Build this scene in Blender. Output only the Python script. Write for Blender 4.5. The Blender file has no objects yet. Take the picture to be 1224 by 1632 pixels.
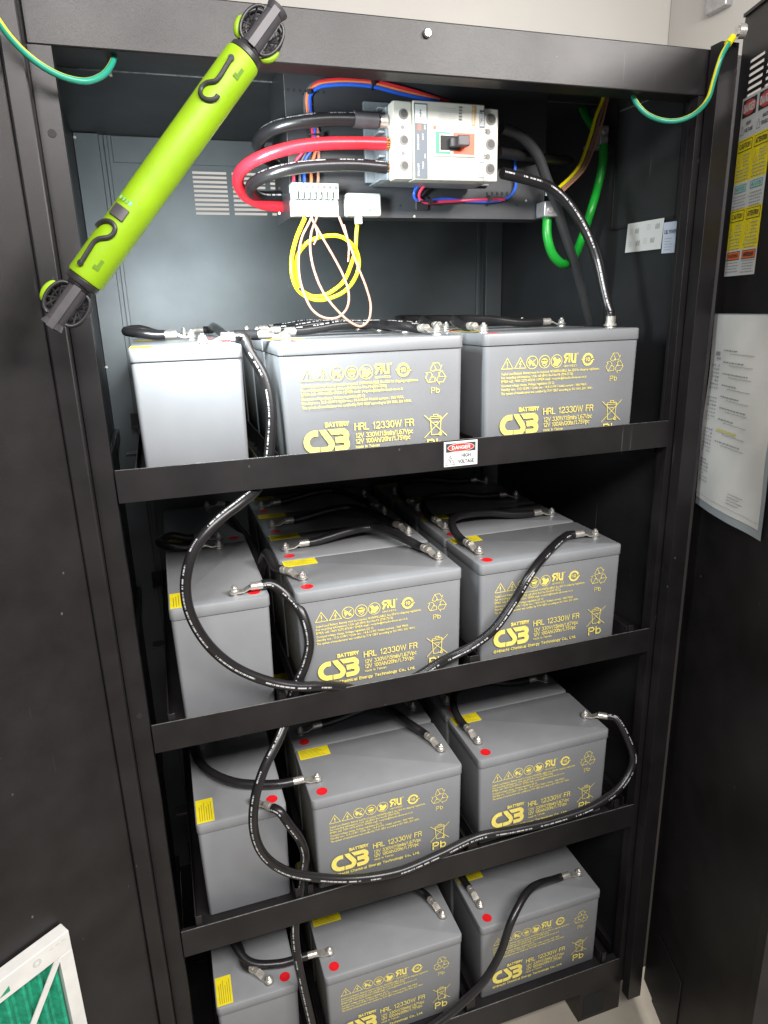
import bpy, bmesh, math, random
from mathutils import Vector, Matrix
random.seed(7)
S = bpy.context.scene
COL = S.collection

# ------------------------------------------------------------------ camera
CAM = Vector((-0.19027, -1.14453, 0.04788)); FPX = 1086.43; CW, CH = 1224, 1632
cd = bpy.data.cameras.new('camera'); cam = bpy.data.objects.new('camera', cd); COL.objects.link(cam)
cam.location = CAM; cam.rotation_euler = (1.28166, 0.0280, -0.31650)
cd.sensor_fit = 'VERTICAL'; cd.sensor_height = 36; cd.lens = FPX / CH * 36
cd.clip_start = 0.02; cd.clip_end = 60
S.camera = cam
CM = cam.rotation_euler.to_matrix()

# ------------------------------------------------------------------ world, exposure
w = bpy.data.worlds.new('World'); S.world = w; w.use_nodes = True
bg = w.node_tree.nodes['Background']; bg.inputs[0].default_value = (0.93, 0.95, 1.0, 1); bg.inputs[1].default_value = 0.29
S.view_settings.view_transform = 'Standard'; S.view_settings.look = 'None'
S.view_settings.exposure = 0.0; S.view_settings.gamma = 1; S.view_settings.use_curve_mapping = False

# ------------------------------------------------------------------ ceiling lamps
def area(name, loc, target, sx, sy, power, col, spread=180):
    d = bpy.data.lights.new(name, 'AREA'); d.shape = 'RECTANGLE'; d.size = sx; d.size_y = sy; d.energy = power; d.color = col
    d.spread = math.radians(spread)
    o = bpy.data.objects.new(name, d); COL.objects.link(o); o.location = loc
    o.rotation_euler = (Vector(target) - Vector(loc)).to_track_quat('-Z', 'Y').to_euler()
    o['kind'] = 'structure'
    return o
area('ceiling_lamp', (1.35, -1.35, 1.0), (0.5, -0.1, -0.2), 0.35, 0.35, 30, (1, 0.955, 0.91))
area('ceiling_lamp', (0.35, -1.80, 1.04), (0.3, 0.0, -0.4), 2.3, 0.42, 112, (1, 0.965, 0.935))
area('ceiling_lamp', (1.0, 0.95, 1.25), (1.0, 1.7, 0.5), 1.6, 0.2, 9, (1, 0.95, 0.88))

# ------------------------------------------------------------------ helpers
def ray(px, py):
    return CM @ Vector(((px - 612) / FPX, -(py - 816) / FPX, -1))
def at(px, py, y=0.0):
    d = ray(px, py); return CAM + d * ((y - CAM.y) / d.y)
def atz(px, py, z):
    d = ray(px, py); return CAM + d * ((z - CAM.z) / d.z)
def atx(px, py, x):
    d = ray(px, py); return CAM + d * ((x - CAM.x) / d.x)

def tag(o, label=None, cat=None, group=None, kind=None):
    if label: o['label'] = label
    if cat: o['category'] = cat
    if group: o['group'] = group
    if kind: o['kind'] = kind
    return o
def empty(name, loc=(0, 0, 0), rot=(0, 0, 0)):
    o = bpy.data.objects.new(name, None); COL.objects.link(o); o.location = loc; o.rotation_euler = rot
    o.empty_display_size = 0.05
    return o
def thing(name, label, cat, loc=(0, 0, 0), rot=(0, 0, 0), group=None):
    return tag(empty(name, loc, rot), label, cat, group)

class MB:
    def __init__(s):
        s.v = []; s.f = []; s.m = []; s.uv = {}
    def face(s, pts, m=0):
        i = len(s.v); s.v += [tuple(p) for p in pts]; s.f.append(tuple(range(i, i + len(pts)))); s.m.append(m)
    def box(s, x0, x1, y0, y1, z0, z1, m=0):
        i = len(s.v)
        s.v += [(x0, y0, z0), (x1, y0, z0), (x1, y1, z0), (x0, y1, z0), (x0, y0, z1), (x1, y0, z1), (x1, y1, z1), (x0, y1, z1)]
        for q in ((3, 2, 1, 0), (4, 5, 6, 7), (0, 1, 5, 4), (1, 2, 6, 5), (2, 3, 7, 6), (3, 0, 4, 7)):
            s.f.append(tuple(i + k for k in q)); s.m.append(m)
    def ring(s, pts):
        i = len(s.v); s.v += [tuple(p) for p in pts]; return list(range(i, i + len(pts)))
    def skin(s, a, b, m=0):
        n = len(a)
        for k in range(n):
            s.f.append((a[k], a[(k + 1) % n], b[(k + 1) % n], b[k])); s.m.append(m)
    def cap(s, a, m=0, rev=False):
        s.f.append(tuple(reversed(a)) if rev else tuple(a)); s.m.append(m)
    def cyl(s, c, ax, r, h, n=20, m=0, r2=None, bev=0):
        c = Vector(c); ax = Vector(ax).normalized(); r2 = r if r2 is None else r2
        u = ax.orthogonal().normalized(); v = ax.cross(u)
        def rg(t, rr): return s.ring([c + ax * t + (u * math.cos(a) + v * math.sin(a)) * rr for a in [2 * math.pi * k / n for k in range(n)]])
        a = rg(0, r); s.cap(a, m, True)
        if bev:
            b = rg(h - bev, r2); s.skin(a, b, m); c2 = rg(h, r2 - bev); s.skin(b, c2, m); s.cap(c2, m)
        else:
            b = rg(h, r2); s.skin(a, b, m); s.cap(b, m)
    def tube(s, pts, r, n=14, m=0, ref=(-0.15, -0.85, 0.5), caps=True, closed=False):
        ref = Vector(ref).normalized(); P = [Vector(p) for p in pts]; N = len(P); prev = None; L = 0; lastu = None
        rr = r if callable(r) else (lambda t: r)
        for i, p in enumerate(P):
            t = (P[min(i + 1, N - 1)] - P[max(i - 1, 0)]).normalized()
            u = ref - t * ref.dot(t)
            if u.length < 0.15 and lastu is not None: u = lastu - t * lastu.dot(t)
            u.normalize(); lastu = u; v = t.cross(u)
            if i: L += (P[i] - P[i - 1]).length
            q = rr(i / (N - 1))
            rg = s.ring([p + (u * math.cos(a) + v * math.sin(a)) * q for a in [2 * math.pi * k / n for k in range(n)]])
            if prev:
                for k in range(n):
                    s.f.append((prev[k], prev[(k + 1) % n], rg[(k + 1) % n], rg[k])); s.m.append(m)
                    s.uv[len(s.f) - 1] = ((L0, k / n), (L0, (k + 1) / n), (L, (k + 1) / n), (L, k / n))
            elif caps: s.cap(rg, m, True)
            prev = rg; L0 = L
        if caps: s.cap(prev, m)
    def rloft(s, x0, x1, y0, y1, r, levels, m=0, n=5, cap0=True, cap1=True):
        prev = None
        for ins, z in levels:
            a, b, c, d = x0 + ins, x1 - ins, y0 + ins, y1 - ins; q = max(r - ins, 0.0004)
            pts = []
            for cx, cy, st in ((b - q, d - q, 0), (a + q, d - q, 90), (a + q, c + q, 180), (b - q, c + q, 270)):
                for k in range(n + 1):
                    t = math.radians(st + 90 * k / n); pts.append((cx + q * math.cos(t), cy + q * math.sin(t), z))
            rg = s.ring(pts)
            if prev: s.skin(prev, rg, m)
            elif cap0: s.cap(rg, m, True)
            prev = rg
        if cap1: s.cap(prev, m)
    # flat marks: frame = (origin, xdir, ydir)
    def poly2(s, fr, pts, m=0, lift=0.0):
        o, x, y = fr; nrm = x.cross(y) * lift
        s.face([o + nrm + x * a + y * b for a, b in pts], m)
    def stroke(s, fr, pts, w, m=0, closed=False, lift=0.0):
        P = [Vector(p) for p in pts]; N = len(P); Lf = []; Rt = []
        for i in range(N):
            a = P[i - 1] if (i or closed) else None; b = P[(i + 1) % N] if (i < N - 1 or closed) else None
            d1 = (P[i] - a).normalized() if a is not None else None; d2 = (b - P[i]).normalized() if b is not None else None
            d = (d1 + d2) if (d1 is not None and d2 is not None) else (d1 if d1 is not None else d2)
            if d.length < 1e-5: d = d1
            d.normalize(); nn = Vector((-d.y, d.x)); k = 1
            if d1 is not None and d2 is not None: k = 1 / max(0.45, nn.dot(Vector((-d1.y, d1.x))))
            Lf.append(P[i] + nn * w / 2 * k); Rt.append(P[i] - nn * w / 2 * k)
        for i in range(N if closed else N - 1):
            j = (i + 1) % N
            s.poly2(fr, [Rt[i], Rt[j], Lf[j], Lf[i]], m, lift)
    def disc(s, fr, c, r, m=0, n=20, lift=0.0, ry=None):
        ry = ry or r
        s.poly2(fr, [(c[0] + r * math.cos(2 * math.pi * k / n), c[1] + ry * math.sin(2 * math.pi * k / n)) for k in range(n)], m, lift)
    def circ(s, fr, c, r, w, m=0, n=22, lift=0.0):
        s.stroke(fr, [(c[0] + r * math.cos(2 * math.pi * k / n), c[1] + r * math.sin(2 * math.pi * k / n)) for k in range(n)], w, m, True, lift)
    def text(s, fr, txt, x, y, h, width=None, m=0, bold=0.0, lift=0.0, align='L', res=2):
        """h = cap height; width = wanted total width"""
        c = bpy.data.curves.new('t', 'FONT'); c.body = txt; c.size = 1.0; c.offset = bold; c.resolution_u = res
        o = bpy.data.objects.new('t', c); COL.objects.link(o)
        dg = bpy.context.evaluated_depsgraph_get(); me = bpy.data.meshes.new_from_object(o.evaluated_get(dg))
        bpy.data.objects.remove(o); bpy.data.curves.remove(c)
        if len(me.vertices):
            xs = [v.co.x for v in me.vertices]; x0, x1 = min(xs), max(xs)
            sy = h / 0.70; sx = (width / (x1 - x0)) if width else sy * 0.92
            if align == 'C': x = x - (x1 - x0) * sx / 2
            i = len(s.v); O, X, Y = fr; nn = X.cross(Y) * lift
            s.v += [tuple(O + nn + X * (x + (v.co.x - x0) * sx) + Y * (y + v.co.y * sy)) for v in me.vertices]
            for p in me.polygons: s.f.append(tuple(i + k for k in p.vertices)); s.m.append(m)
        bpy.data.meshes.remove(me)
    def build(s, name, mats, parent=None, bevel=0, smooth=True, ang=32, seg=2):
        if not isinstance(mats, (list, tuple)): mats = [mats]
        me = bpy.data.meshes.new(name); me.from_pydata(s.v, [], s.f)
        for mt in mats: me.materials.append(mt)
        me.polygons.foreach_set('material_index', s.m)
        if s.uv:
            ul = me.uv_layers.new(name='UVMap')
            for fi, co in s.uv.items():
                p = me.polygons[fi]
                for k, li in enumerate(p.loop_indices): ul.data[li].uv = co[k]
        me.update()
        if smooth:
            me.polygons.foreach_set('use_smooth', [True] * len(s.f)); me.set_sharp_from_angle(angle=math.radians(ang))
        o = bpy.data.objects.new(name, me); COL.objects.link(o)
        if parent: o.parent = parent
        if bevel:
            b = o.modifiers.new('bevel', 'BEVEL'); b.width = bevel; b.segments = seg; b.limit_method = 'ANGLE'; b.angle_limit = math.radians(40)
        return o

def _arc(cx, cy, rx, ry, a0, a1, n=8): return [(cx + rx * math.cos(math.radians(a0 + (a1 - a0) * k / n)), cy + ry * math.sin(math.radians(a0 + (a1 - a0) * k / n))) for k in range(n + 1)]
_w = .56
GL = {
 'A': (.64, [[(0, 0), (.32, 1), (.64, 0)], [(.11, .32), (.53, .32)]]), 'B': (.56, [[(0, 0), (0, 1), (.32, 1)] + _arc(.32, .77, .22, .23, 90, -90) + [(0, .54)], [(.30, .54)] + _arc(.32, .27, .24, .27, 90, -90) + [(0, 0)]]),
 'C': (.62, [_arc(.34, .5, .34, .5, 42, 318, 14)]), 'D': (.60, [[(0, 0), (0, 1), (.26, 1)] + _arc(.26, .5, .34, .5, 90, -90, 12) + [(0, 0)]]), 'E': (.50, [[(.50, 0), (0, 0), (0, 1), (.49, 1)], [(0, .53), (.45, .53)]]),
 'F': (.47, [[(0, 0), (0, 1), (.47, 1)], [(0, .52), (.42, .52)]]), 'G': (.64, [_arc(.34, .5, .34, .5, 45, 350, 14) + [(.66, .46), (.38, .46)]]), 'H': (.56, [[(0, 0), (0, 1)], [(.56, 0), (.56, 1)], [(0, .53), (.56, .53)]]), 'I': (.08, [[(.04, 0), (.04, 1)]]),
 'K': (.58, [[(0, 0), (0, 1)], [(.56, 1), (0, .38)], [(.2, .6), (.58, 0)]]), 'L': (.46, [[(0, 1), (0, 0), (.46, 0)]]), 'M': (.70, [[(0, 0), (0, 1), (.35, .1), (.70, 1), (.70, 0)]]), 'N': (.56, [[(0, 0), (0, 1), (.56, 0), (.56, 1)]]),
 'O': (.70, [_arc(.35, .5, .35, .5, 90, 450, 20)]), 'P': (.52, [[(0, 0), (0, 1), (.30, 1)] + _arc(.30, .73, .22, .27, 90, -90) + [(0, .46)]]), 'R': (.56, [[(0, 0), (0, 1), (.32, 1)] + _arc(.32, .75, .23, .25, 90, -90) + [(0, .50)], [(.30, .50), (.44, .42), (.50, .25), (.56, 0)]]),
 'S': (.54, [_arc(.27, .76, .25, .24, 20, 200, 8) + [(.14, .56), (.42, .44)] + _arc(.27, .25, .27, .25, 10, -165, 8)]), 'T': (.56, [[(0, 1), (.56, 1)], [(.28, 1), (.28, 0)]]), 'U': (.56, [[(0, 1), (0, .3)] + _arc(.28, .3, .28, .3, 180, 360) + [(.56, 1)]]),
 'V': (.60, [[(0, 1), (.30, 0), (.60, 1)]]), 'W': (.88, [[(0, 1), (.22, 0), (.44, .95), (.66, 0), (.88, 1)]]), 'Y': (.60, [[(0, 1), (.30, .45), (.60, 1)], [(.30, .45), (.30, 0)]]), 'J': (.42, [[(.42, 1), (.42, .28)] + _arc(.21, .24, .21, .24, 0, -180)]), 'X': (.58, [[(0, 0), (.58, 1)], [(0, 1), (.58, 0)]]),
 '0': (.50, [_arc(.25, .5, .25, .5, 90, 450, 18)]), '1': (.30, [[(0, .74), (.14, .80), (.22, 1), (.22, 0)]]), '2': (.50, [_arc(.25, .72, .25, .28, 170, 0, 8) + [(.44, .50), (.06, .16), (0, 0), (.50, 0)]]),
 '3': (.50, [_arc(.24, .75, .22, .25, 165, -80, 8), _arc(.24, .27, .26, .27, 85, -168, 9)]), '4': (.52, [[(.38, 0), (.38, 1), (0, .30), (.52, .30)]]), '5': (.50, [[(.46, 1), (.10, 1), (.05, .52)] + _arc(.25, .32, .25, .32, 130, -160, 10)]),
 '6': (.50, [_arc(.25, .30, .25, .30, 90, 450, 14), _arc(.30, .5, .30, .5, 60, 200, 8)]), '7': (.48, [[(0, 1), (.48, 1), (.28, .5), (.16, 0)]]), '8': (.50, [_arc(.25, .76, .21, .24, 90, 450, 14), _arc(.25, .27, .25, .27, 90, 450, 14)]), '9': (.50, [_arc(.25, .70, .25, .30, 90, 450, 14), _arc(.20, .5, .30, .5, -120, 20, 8)]),
 'a': (.46, [_arc(.23, .50, .21, .22, 160, 0, 6) + [(.44, .12), (.50, 0)], _arc(.20, .18, .20, .18, 60, 330, 10)]), 'b': (.46, [[(0, 0), (0, 1)], _arc(.23, .36, .23, .36, 180, -180, 14)]), 'c': (.44, [_arc(.24, .36, .24, .36, 45, 315, 10)]), 'd': (.46, [[(.46, 0), (.46, 1)], _arc(.23, .36, .23, .36, 0, 360, 14)]),
 'e': (.46, [[(0, .38), (.46, .38)] + _arc(.23, .36, .23, .36, 5, 320, 12)]), 'g': (.46, [_arc(.23, .36, .23, .36, 0, 360, 14), [(.46, .72), (.46, -.05)] + _arc(.23, -.05, .23, .22, 0, -160, 8)]), 'h': (.44, [[(0, 0), (0, 1)], [(0, .45)] + _arc(.22, .48, .22, .24, 170, 0, 7) + [(.44, 0)]]),
 'i': (.06, [[(.03, 0), (.03, .72)], [(.03, .90), (.03, 1.0)]]), 'k': (.42, [[(0, 0), (0, 1)], [(.40, .72), (0, .30)], [(.15, .45), (.42, 0)]]), 'l': (.06, [[(.03, 0), (.03, 1)]]), 'm': (.72, [[(0, 0), (0, .72)], [(0, .5)] + _arc(.18, .50, .18, .22, 170, 0, 7) + [(.36, 0)], [(.36, .5)] + _arc(.54, .50, .18, .22, 170, 0, 7) + [(.72, 0)]]),
 'n': (.42, [[(0, 0), (0, .72)], [(0, .46)] + _arc(.21, .50, .21, .22, 170, 0, 7) + [(.42, 0)]]), 'o': (.48, [_arc(.24, .36, .24, .36, 90, 450, 16)]), 'p': (.46, [[(0, -.25), (0, .72)], _arc(.23, .36, .23, .36, 180, -180, 14)]), 'r': (.26, [[(0, 0), (0, .72)], [(0, .44)] + _arc(.22, .46, .22, .24, 175, 80, 5)]),
 's': (.40, [_arc(.20, .54, .18, .18, 25, 200, 7) + [(.12, .40), (.30, .31)] + _arc(.20, .18, .20, .18, 15, -165, 7)]), 't': (.26, [[(.10, .95), (.10, .14)] + _arc(.22, .14, .12, .13, 180, 270, 4), [(0, .70), (.26, .70)]]), 'u': (.42, [[(0, .72), (0, .24)] + _arc(.21, .22, .21, .22, 180, 360, 7), [(.42, .72), (.42, 0)]]),
 'v': (.44, [[(0, .72), (.22, 0), (.44, .72)]]), 'w': (.66, [[(0, .72), (.16, 0), (.33, .68), (.50, 0), (.66, .72)]]), 'y': (.44, [[(0, .72), (.22, .02)], [(.44, .72), (.16, -.24), (.02, -.24)]]),
 '/': (.26, [[(0, -.04), (.26, 1.02)]]), '.': (.07, [[(.035, 0), (.035, .10)]]), ',': (.07, [[(.04, .10), (.02, -.12)]]), '&': (.6, [_arc(.25, .78, .17, .2, -60, 240, 10) + [(.60, 0)], [(.2, .56)] + _arc(.24, .25, .24, .25, 110, 400, 10)]), '-': (.3, [[(0, .38), (.3, .38)]]), ' ': (.24, []),
}
def sans(b, fr, txt, x, y, h, width=None, m=0, wt=.13, lift=0.0, align='L'):
    """plain grotesque lettering drawn with strokes; y = baseline, h = cap height"""
    gap = .17 + wt * .35; tot = sum(GL[c][0] + gap for c in txt) - gap
    sy = h * (1 - wt) ; sx = (width - h * wt) / tot if width else sy * .95
    if align == 'C': x -= (tot * sx + h * wt) / 2
    cx = x + h * wt / 2; n = 0
    for c in txt:
        w_, st = GL[c]
        for P in st:
            Q = [(cx + p[0] * sx, y + h * wt / 2 + p[1] * sy) for p in P]; n += 1
            if len(Q) > 1: 
                closed = len(Q) > 8 and abs(Q[0][0] - Q[-1][0]) + abs(Q[0][1] - Q[-1][1]) < 1e-6
                if closed: Q = Q[:-1]
                else:
                    e = h * wt / 2; a = Vector(Q[0]) - Vector(Q[1]); d = Vector(Q[-1]) - Vector(Q[-2])
                    if len(Q) == 2 or P[0][1] in (0, 1, .72): Q[0] = tuple(Vector(Q[0]) + a.normalized() * e)
                    if len(Q) == 2 or P[-1][1] in (0, 1, .72): Q[-1] = tuple(Vector(Q[-1]) + d.normalized() * e)
                b.stroke(fr, Q, h * wt, m, closed, lift + n % 3 * .00003)
        cx += (w_ + gap) * sx

def spline(pts, step=0.006):
    P = [Vector(p) for p in pts]
    if len(P) < 3: return P
    out = []
    Q = [P[0] * 2 - P[1]] + P + [P[-1] * 2 - P[-2]]
    for i in range(1, len(Q) - 2):
        a, b, c, d = Q[i - 1:i + 3]
        # centripetal
        def tj(ti, p, q): return ti + max((q - p).length, 1e-6) ** 0.5
        t0 = 0; t1 = tj(t0, a, b); t2 = tj(t1, b, c); t3 = tj(t2, c, d)
        n = max(2, int((c - b).length / step))
        for k in range(n):
            t = t1 + (t2 - t1) * k / n
            A1 = a * ((t1 - t) / (t1 - t0)) + b * ((t - t0) / (t1 - t0)); A2 = b * ((t2 - t) / (t2 - t1)) + c * ((t - t1) / (t2 - t1))
            A3 = c * ((t3 - t) / (t3 - t2)) + d * ((t - t2) / (t3 - t2))
            B1 = A1 * ((t2 - t) / (t2 - t0)) + A2 * ((t - t0) / (t2 - t0)); B2 = A2 * ((t3 - t) / (t3 - t1)) + A3 * ((t - t1) / (t3 - t1))
            out.append(B1 * ((t2 - t) / (t2 - t1)) + B2 * ((t - t1) / (t2 - t1)))
    out.append(P[-1])
    return out

# ------------------------------------------------------------------ materials
def mat(name, col, rough=0.5, metal=0.0, noise=0.0, scale=40.0, bump=0.0, bscale=400.0, rvar=0.0, coat=0.0, spec=0.5, emit=None, estr=0, trans=0, scratch=0.0, alpha=1.0):
    m = bpy.data.materials.new(name); m.use_nodes = True; nt = m.node_tree; b = nt.nodes['Principled BSDF']
    b.inputs['Base Color'].default_value = (*col, 1); b.inputs['Roughness'].default_value = rough; b.inputs['Metallic'].default_value = metal
    b.inputs['Coat Weight'].default_value = coat; b.inputs['Specular IOR Level'].default_value = spec
    if trans: b.inputs['Transmission Weight'].default_value = trans
    if alpha < 1: b.inputs['Alpha'].default_value = alpha
    if emit: b.inputs['Emission Color'].default_value = (*emit, 1); b.inputs['Emission Strength'].default_value = estr
    tc = nt.nodes.new('ShaderNodeTexCoord')
    def nz(sc, det=4):
        n = nt.nodes.new('ShaderNodeTexNoise'); n.inputs['Scale'].default_value = sc; n.inputs['Detail'].default_value = det
        nt.links.new(tc.outputs['Object'], n.inputs['Vector']); return n
    def mr(src, a, bb, lo=0.3, hi=0.7):
        r = nt.nodes.new('ShaderNodeMapRange'); r.inputs[1].default_value = lo; r.inputs[2].default_value = hi; r.inputs[3].default_value = a; r.inputs[4].default_value = bb
        nt.links.new(src, r.inputs[0]); return r.outputs[0]
    last = None
    if noise:
        n = nz(scale); mx = nt.nodes.new('ShaderNodeMix'); mx.data_type = 'RGBA'
        mx.inputs[6].default_value = (*[c * (1 - noise) for c in col], 1); mx.inputs[7].default_value = (*[min(1, c * (1 + noise)) for c in col], 1)
        nt.links.new(mr(n.outputs[0], 0, 1), mx.inputs[0]); nt.links.new(mx.outputs[2], b.inputs['Base Color']); last = mx.outputs[2]
    if scratch:
        # sparse pale scuffs and dust specks worn into the paint
        v = nt.nodes.new('ShaderNodeTexVoronoi'); v.inputs['Scale'].default_value = 34
        mp = nt.nodes.new('ShaderNodeMapping'); mp.inputs['Scale'].default_value = (1, 1, 0.7); nt.links.new(tc.outputs['Object'], mp.inputs[0]); nt.links.new(mp.outputs[0], v.inputs['Vector'])
        n2 = nz(9, 2); a1 = mr(v.outputs['Distance'], 1, 0, 0.03, 0.075); a2 = mr(n2.outputs[0], 0, scratch, 0.53, 0.66)
        mu = nt.nodes.new('ShaderNodeMath'); mu.operation = 'MULTIPLY'; nt.links.new(a1, mu.inputs[0]); nt.links.new(a2, mu.inputs[1])
        mp2 = nt.nodes.new('ShaderNodeMapping'); mp2.inputs['Scale'].default_value = (70, 70, 3); mp2.inputs['Rotation'].default_value = (0.2, 0.5, 0.3); nt.links.new(tc.outputs['Object'], mp2.inputs[0])
        n3 = nt.nodes.new('ShaderNodeTexNoise'); n3.inputs['Scale'].default_value = 1.5; n3.inputs['Detail'].default_value = 2; nt.links.new(mp2.outputs[0], n3.inputs['Vector'])
        n4 = nz(6, 3); a3 = mr(n3.outputs[0], 0, 0.5 * scratch, 0.72, 0.8); a4 = mr(n4.outputs[0], 0, 1, 0.5, 0.65)
        mu2 = nt.nodes.new('ShaderNodeMath'); mu2.operation = 'MULTIPLY'; nt.links.new(a3, mu2.inputs[0]); nt.links.new(a4, mu2.inputs[1])
        ad = nt.nodes.new('ShaderNodeMath'); ad.operation = 'ADD'; ad.use_clamp = True; nt.links.new(mu.outputs[0], ad.inputs[0]); nt.links.new(mu2.outputs[0], ad.inputs[1])
        mx = nt.nodes.new('ShaderNodeMix'); mx.data_type = 'RGBA'; nt.links.new(ad.outputs[0], mx.inputs[0])
        if last: nt.links.new(last, mx.inputs[6])
        else: mx.inputs[6].default_value = (*col, 1)
        mx.inputs[7].default_value = (0.42, 0.41, 0.40, 1); nt.links.new(mx.outputs[2], b.inputs['Base Color'])
    if rvar:
        n = nz(scale * 0.35, 5); nt.links.new(mr(n.outputs[0], max(0.02, rough - rvar), min(1, rough + rvar)), b.inputs['Roughness'])
    if bump:
        n = nz(bscale, 3); bp = nt.nodes.new('ShaderNodeBump'); bp.inputs['Strength'].default_value = bump; bp.inputs['Distance'].default_value = 0.001
        nt.links.new(n.outputs[0], bp.inputs['Height']); nt.links.new(bp.outputs[0], b.inputs['Normal'])
    return m

M = {}
M['steel'] = mat('black_powder_coat', (0.0145, 0.0128, 0.0135), 0.37, noise=0.25, scale=14, bump=0.25, bscale=900, rvar=0.05, scratch=0.35, spec=0.33)
M['inside'] = mat('dark_grey_powder_coat', (0.019, 0.020, 0.022), 0.46, noise=0.2, scale=10, bump=0.3, bscale=900, rvar=0.06, scratch=0.35, spec=0.5)
M['back'] = mat('slate_grey_panel_paint', (0.100, 0.108, 0.113), 0.45, metal=0.45, noise=0.12, scale=8, bump=0.25, bscale=900, rvar=0.05, scratch=0.15, spec=0.5)
M['edge'] = mat('pale_steel_edge', (0.16, 0.16, 0.155), 0.5, metal=0.4, noise=0.4, scale=120)  # paler mottled steel for thin edge and seam strips
M['case'] = mat('grey_battery_plastic', (0.248, 0.256, 0.270), 0.44, noise=0.07, scale=9, bump=0.12, bscale=700, rvar=0.07, scratch=0.10)
M['lid'] = mat('grey_battery_lid_plastic', (0.250, 0.258, 0.270), 0.40, noise=0.08, scale=12, bump=0.12, bscale=600, rvar=0.08, scratch=0.12)
M['print'] = mat('yellow_print', (0.86, 0.72, 0.17), 0.5, noise=0.12, scale=180)
M['red'] = mat('red_sticker', (0.70, 0.012, 0.018), 0.45, noise=0.1, scale=60)
M['yel'] = mat('yellow_sticker', (0.80, 0.66, 0.015), 0.5, noise=0.08, scale=60)
M['ink'] = mat('grey_ink', (0.30, 0.25, 0.03), 0.6)
M['tin'] = mat('tinned_copper', (0.70, 0.66, 0.60), 0.34, metal=0.75, noise=0.15, scale=200, bump=0.3, bscale=500, rvar=0.1)
M['bolt'] = mat('zinc_bolt', (0.68, 0.66, 0.62), 0.33, metal=0.75, noise=0.2, scale=300)
M['copper'] = mat('copper_strand', (0.75, 0.33, 0.12), 0.35, metal=1, bump=0.8, bscale=1500)
M['lead'] = mat('lead_terminal', (0.40, 0.40, 0.40), 0.45, metal=0.8, noise=0.2, scale=200)
M['lime'] = mat('lime_painted_metal', (0.225, 0.38, 0.006), 0.5, noise=0.08, scale=25, rvar=0.08, spec=0.35, bump=0.15, bscale=300, scratch=0.12)
M['blackp'] = mat('black_plastic', (0.022, 0.020, 0.022), 0.42, noise=0.15, scale=60, bump=0.2, bscale=600)
M['darkp'] = mat('dark_grey_plastic', (0.055, 0.05, 0.055), 0.45, noise=0.15, scale=60)
M['cream'] = mat('cream_plastic', (0.50, 0.485, 0.43), 0.42, noise=0.04, scale=40, bump=0.1, bscale=500)
M['white'] = mat('white_plastic', (0.45, 0.47, 0.44), 0.4, noise=0.03, scale=50)
M['greyp'] = mat('breaker_grey_plastic', (0.20, 0.22, 0.24), 0.45, noise=0.1, scale=60)
M['navy'] = mat('dark_slate_label', (0.085, 0.10, 0.12), 0.5)
M['hole'] = mat('recess_black', (0.01, 0.01, 0.01), 0.7)
M['rec'] = mat('recess_shade_grey', (0.16, 0.155, 0.145), 0.6)  # shade inside small recesses, painted as flat grey discs
M['green'] = mat('green_paint', (0.02, 0.26, 0.13), 0.45)
M['orange'] = mat('red_orange_paint', (0.75, 0.09, 0.03), 0.45)
M['paper'] = mat('white_paper', (0.72, 0.72, 0.70), 0.7, noise=0.02, scale=30, bump=0.08, bscale=60)
M['lpaper'] = mat('label_white', (0.60, 0.61, 0.60), 0.45)
M['bluepaper'] = mat('label_pale_blue', (0.50, 0.55, 0.66), 0.5)
M['sleeve'] = mat('sleeve_grey_border', (0.36, 0.40, 0.43), 0.3)
M['txt'] = mat('black_ink', (0.03, 0.03, 0.03), 0.6)
M['gtxt'] = mat('pencil_grey_ink', (0.30, 0.30, 0.31), 0.7)
M['fgtxt'] = mat('faint_grey_ink', (0.45, 0.45, 0.45), 0.7)
M['high'] = mat('yellow_highlighter', (0.60, 0.57, 0.22), 0.7)
M['pink'] = mat('sign_red_faded', (0.62, 0.07, 0.06), 0.5)
M['sred'] = mat('sign_red', (0.66, 0.03, 0.02), 0.45)
M['sorange'] = mat('sign_orange', (0.80, 0.17, 0.05), 0.5)
M['teal'] = mat('sign_teal', (0.07, 0.30, 0.27), 0.5)
M['tealpale'] = mat('sign_pale_teal', (0.38, 0.56, 0.52), 0.5)
M['card'] = mat('white_cardboard', (0.66, 0.65, 0.62), 0.7, noise=0.06, scale=30, bump=0.2, bscale=200)
M['media'] = mat('green_filter_media', (0.012, 0.30, 0.17), 0.9, noise=0.35, scale=70, bump=1.0, bscale=350)
M['wall'] = mat('painted_wall', (0.45, 0.435, 0.41), 0.8, noise=0.03, scale=3, bump=0.15, bscale=120)
M['floor'] = mat('concrete_floor', (0.36, 0.325, 0.265), 0.55, noise=0.14, scale=7, bump=0.4, bscale=120, rvar=0.12, scratch=0.3)
M['galv'] = mat('galvanised_steel', (0.45, 0.45, 0.46), 0.4, metal=0.7, noise=0.15, scale=60)
M['led'] = mat('led_lens', (0.9, 0.95, 0.95), 0.4, emit=(0.86, 0.95, 1.0), estr=5)
M['lcd'] = mat('lit_charge_indicator', (0.1, 0.8, 0.5), 0.4, emit=(0.05, 0.9, 0.55), estr=0.8)
M['gscreen'] = mat('small_green_marks', (0.08, 0.28, 0.08), 0.4)
M['clear'] = mat('clear_plastic', (0.8, 0.8, 0.8), 0.15, alpha=0.45)

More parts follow.
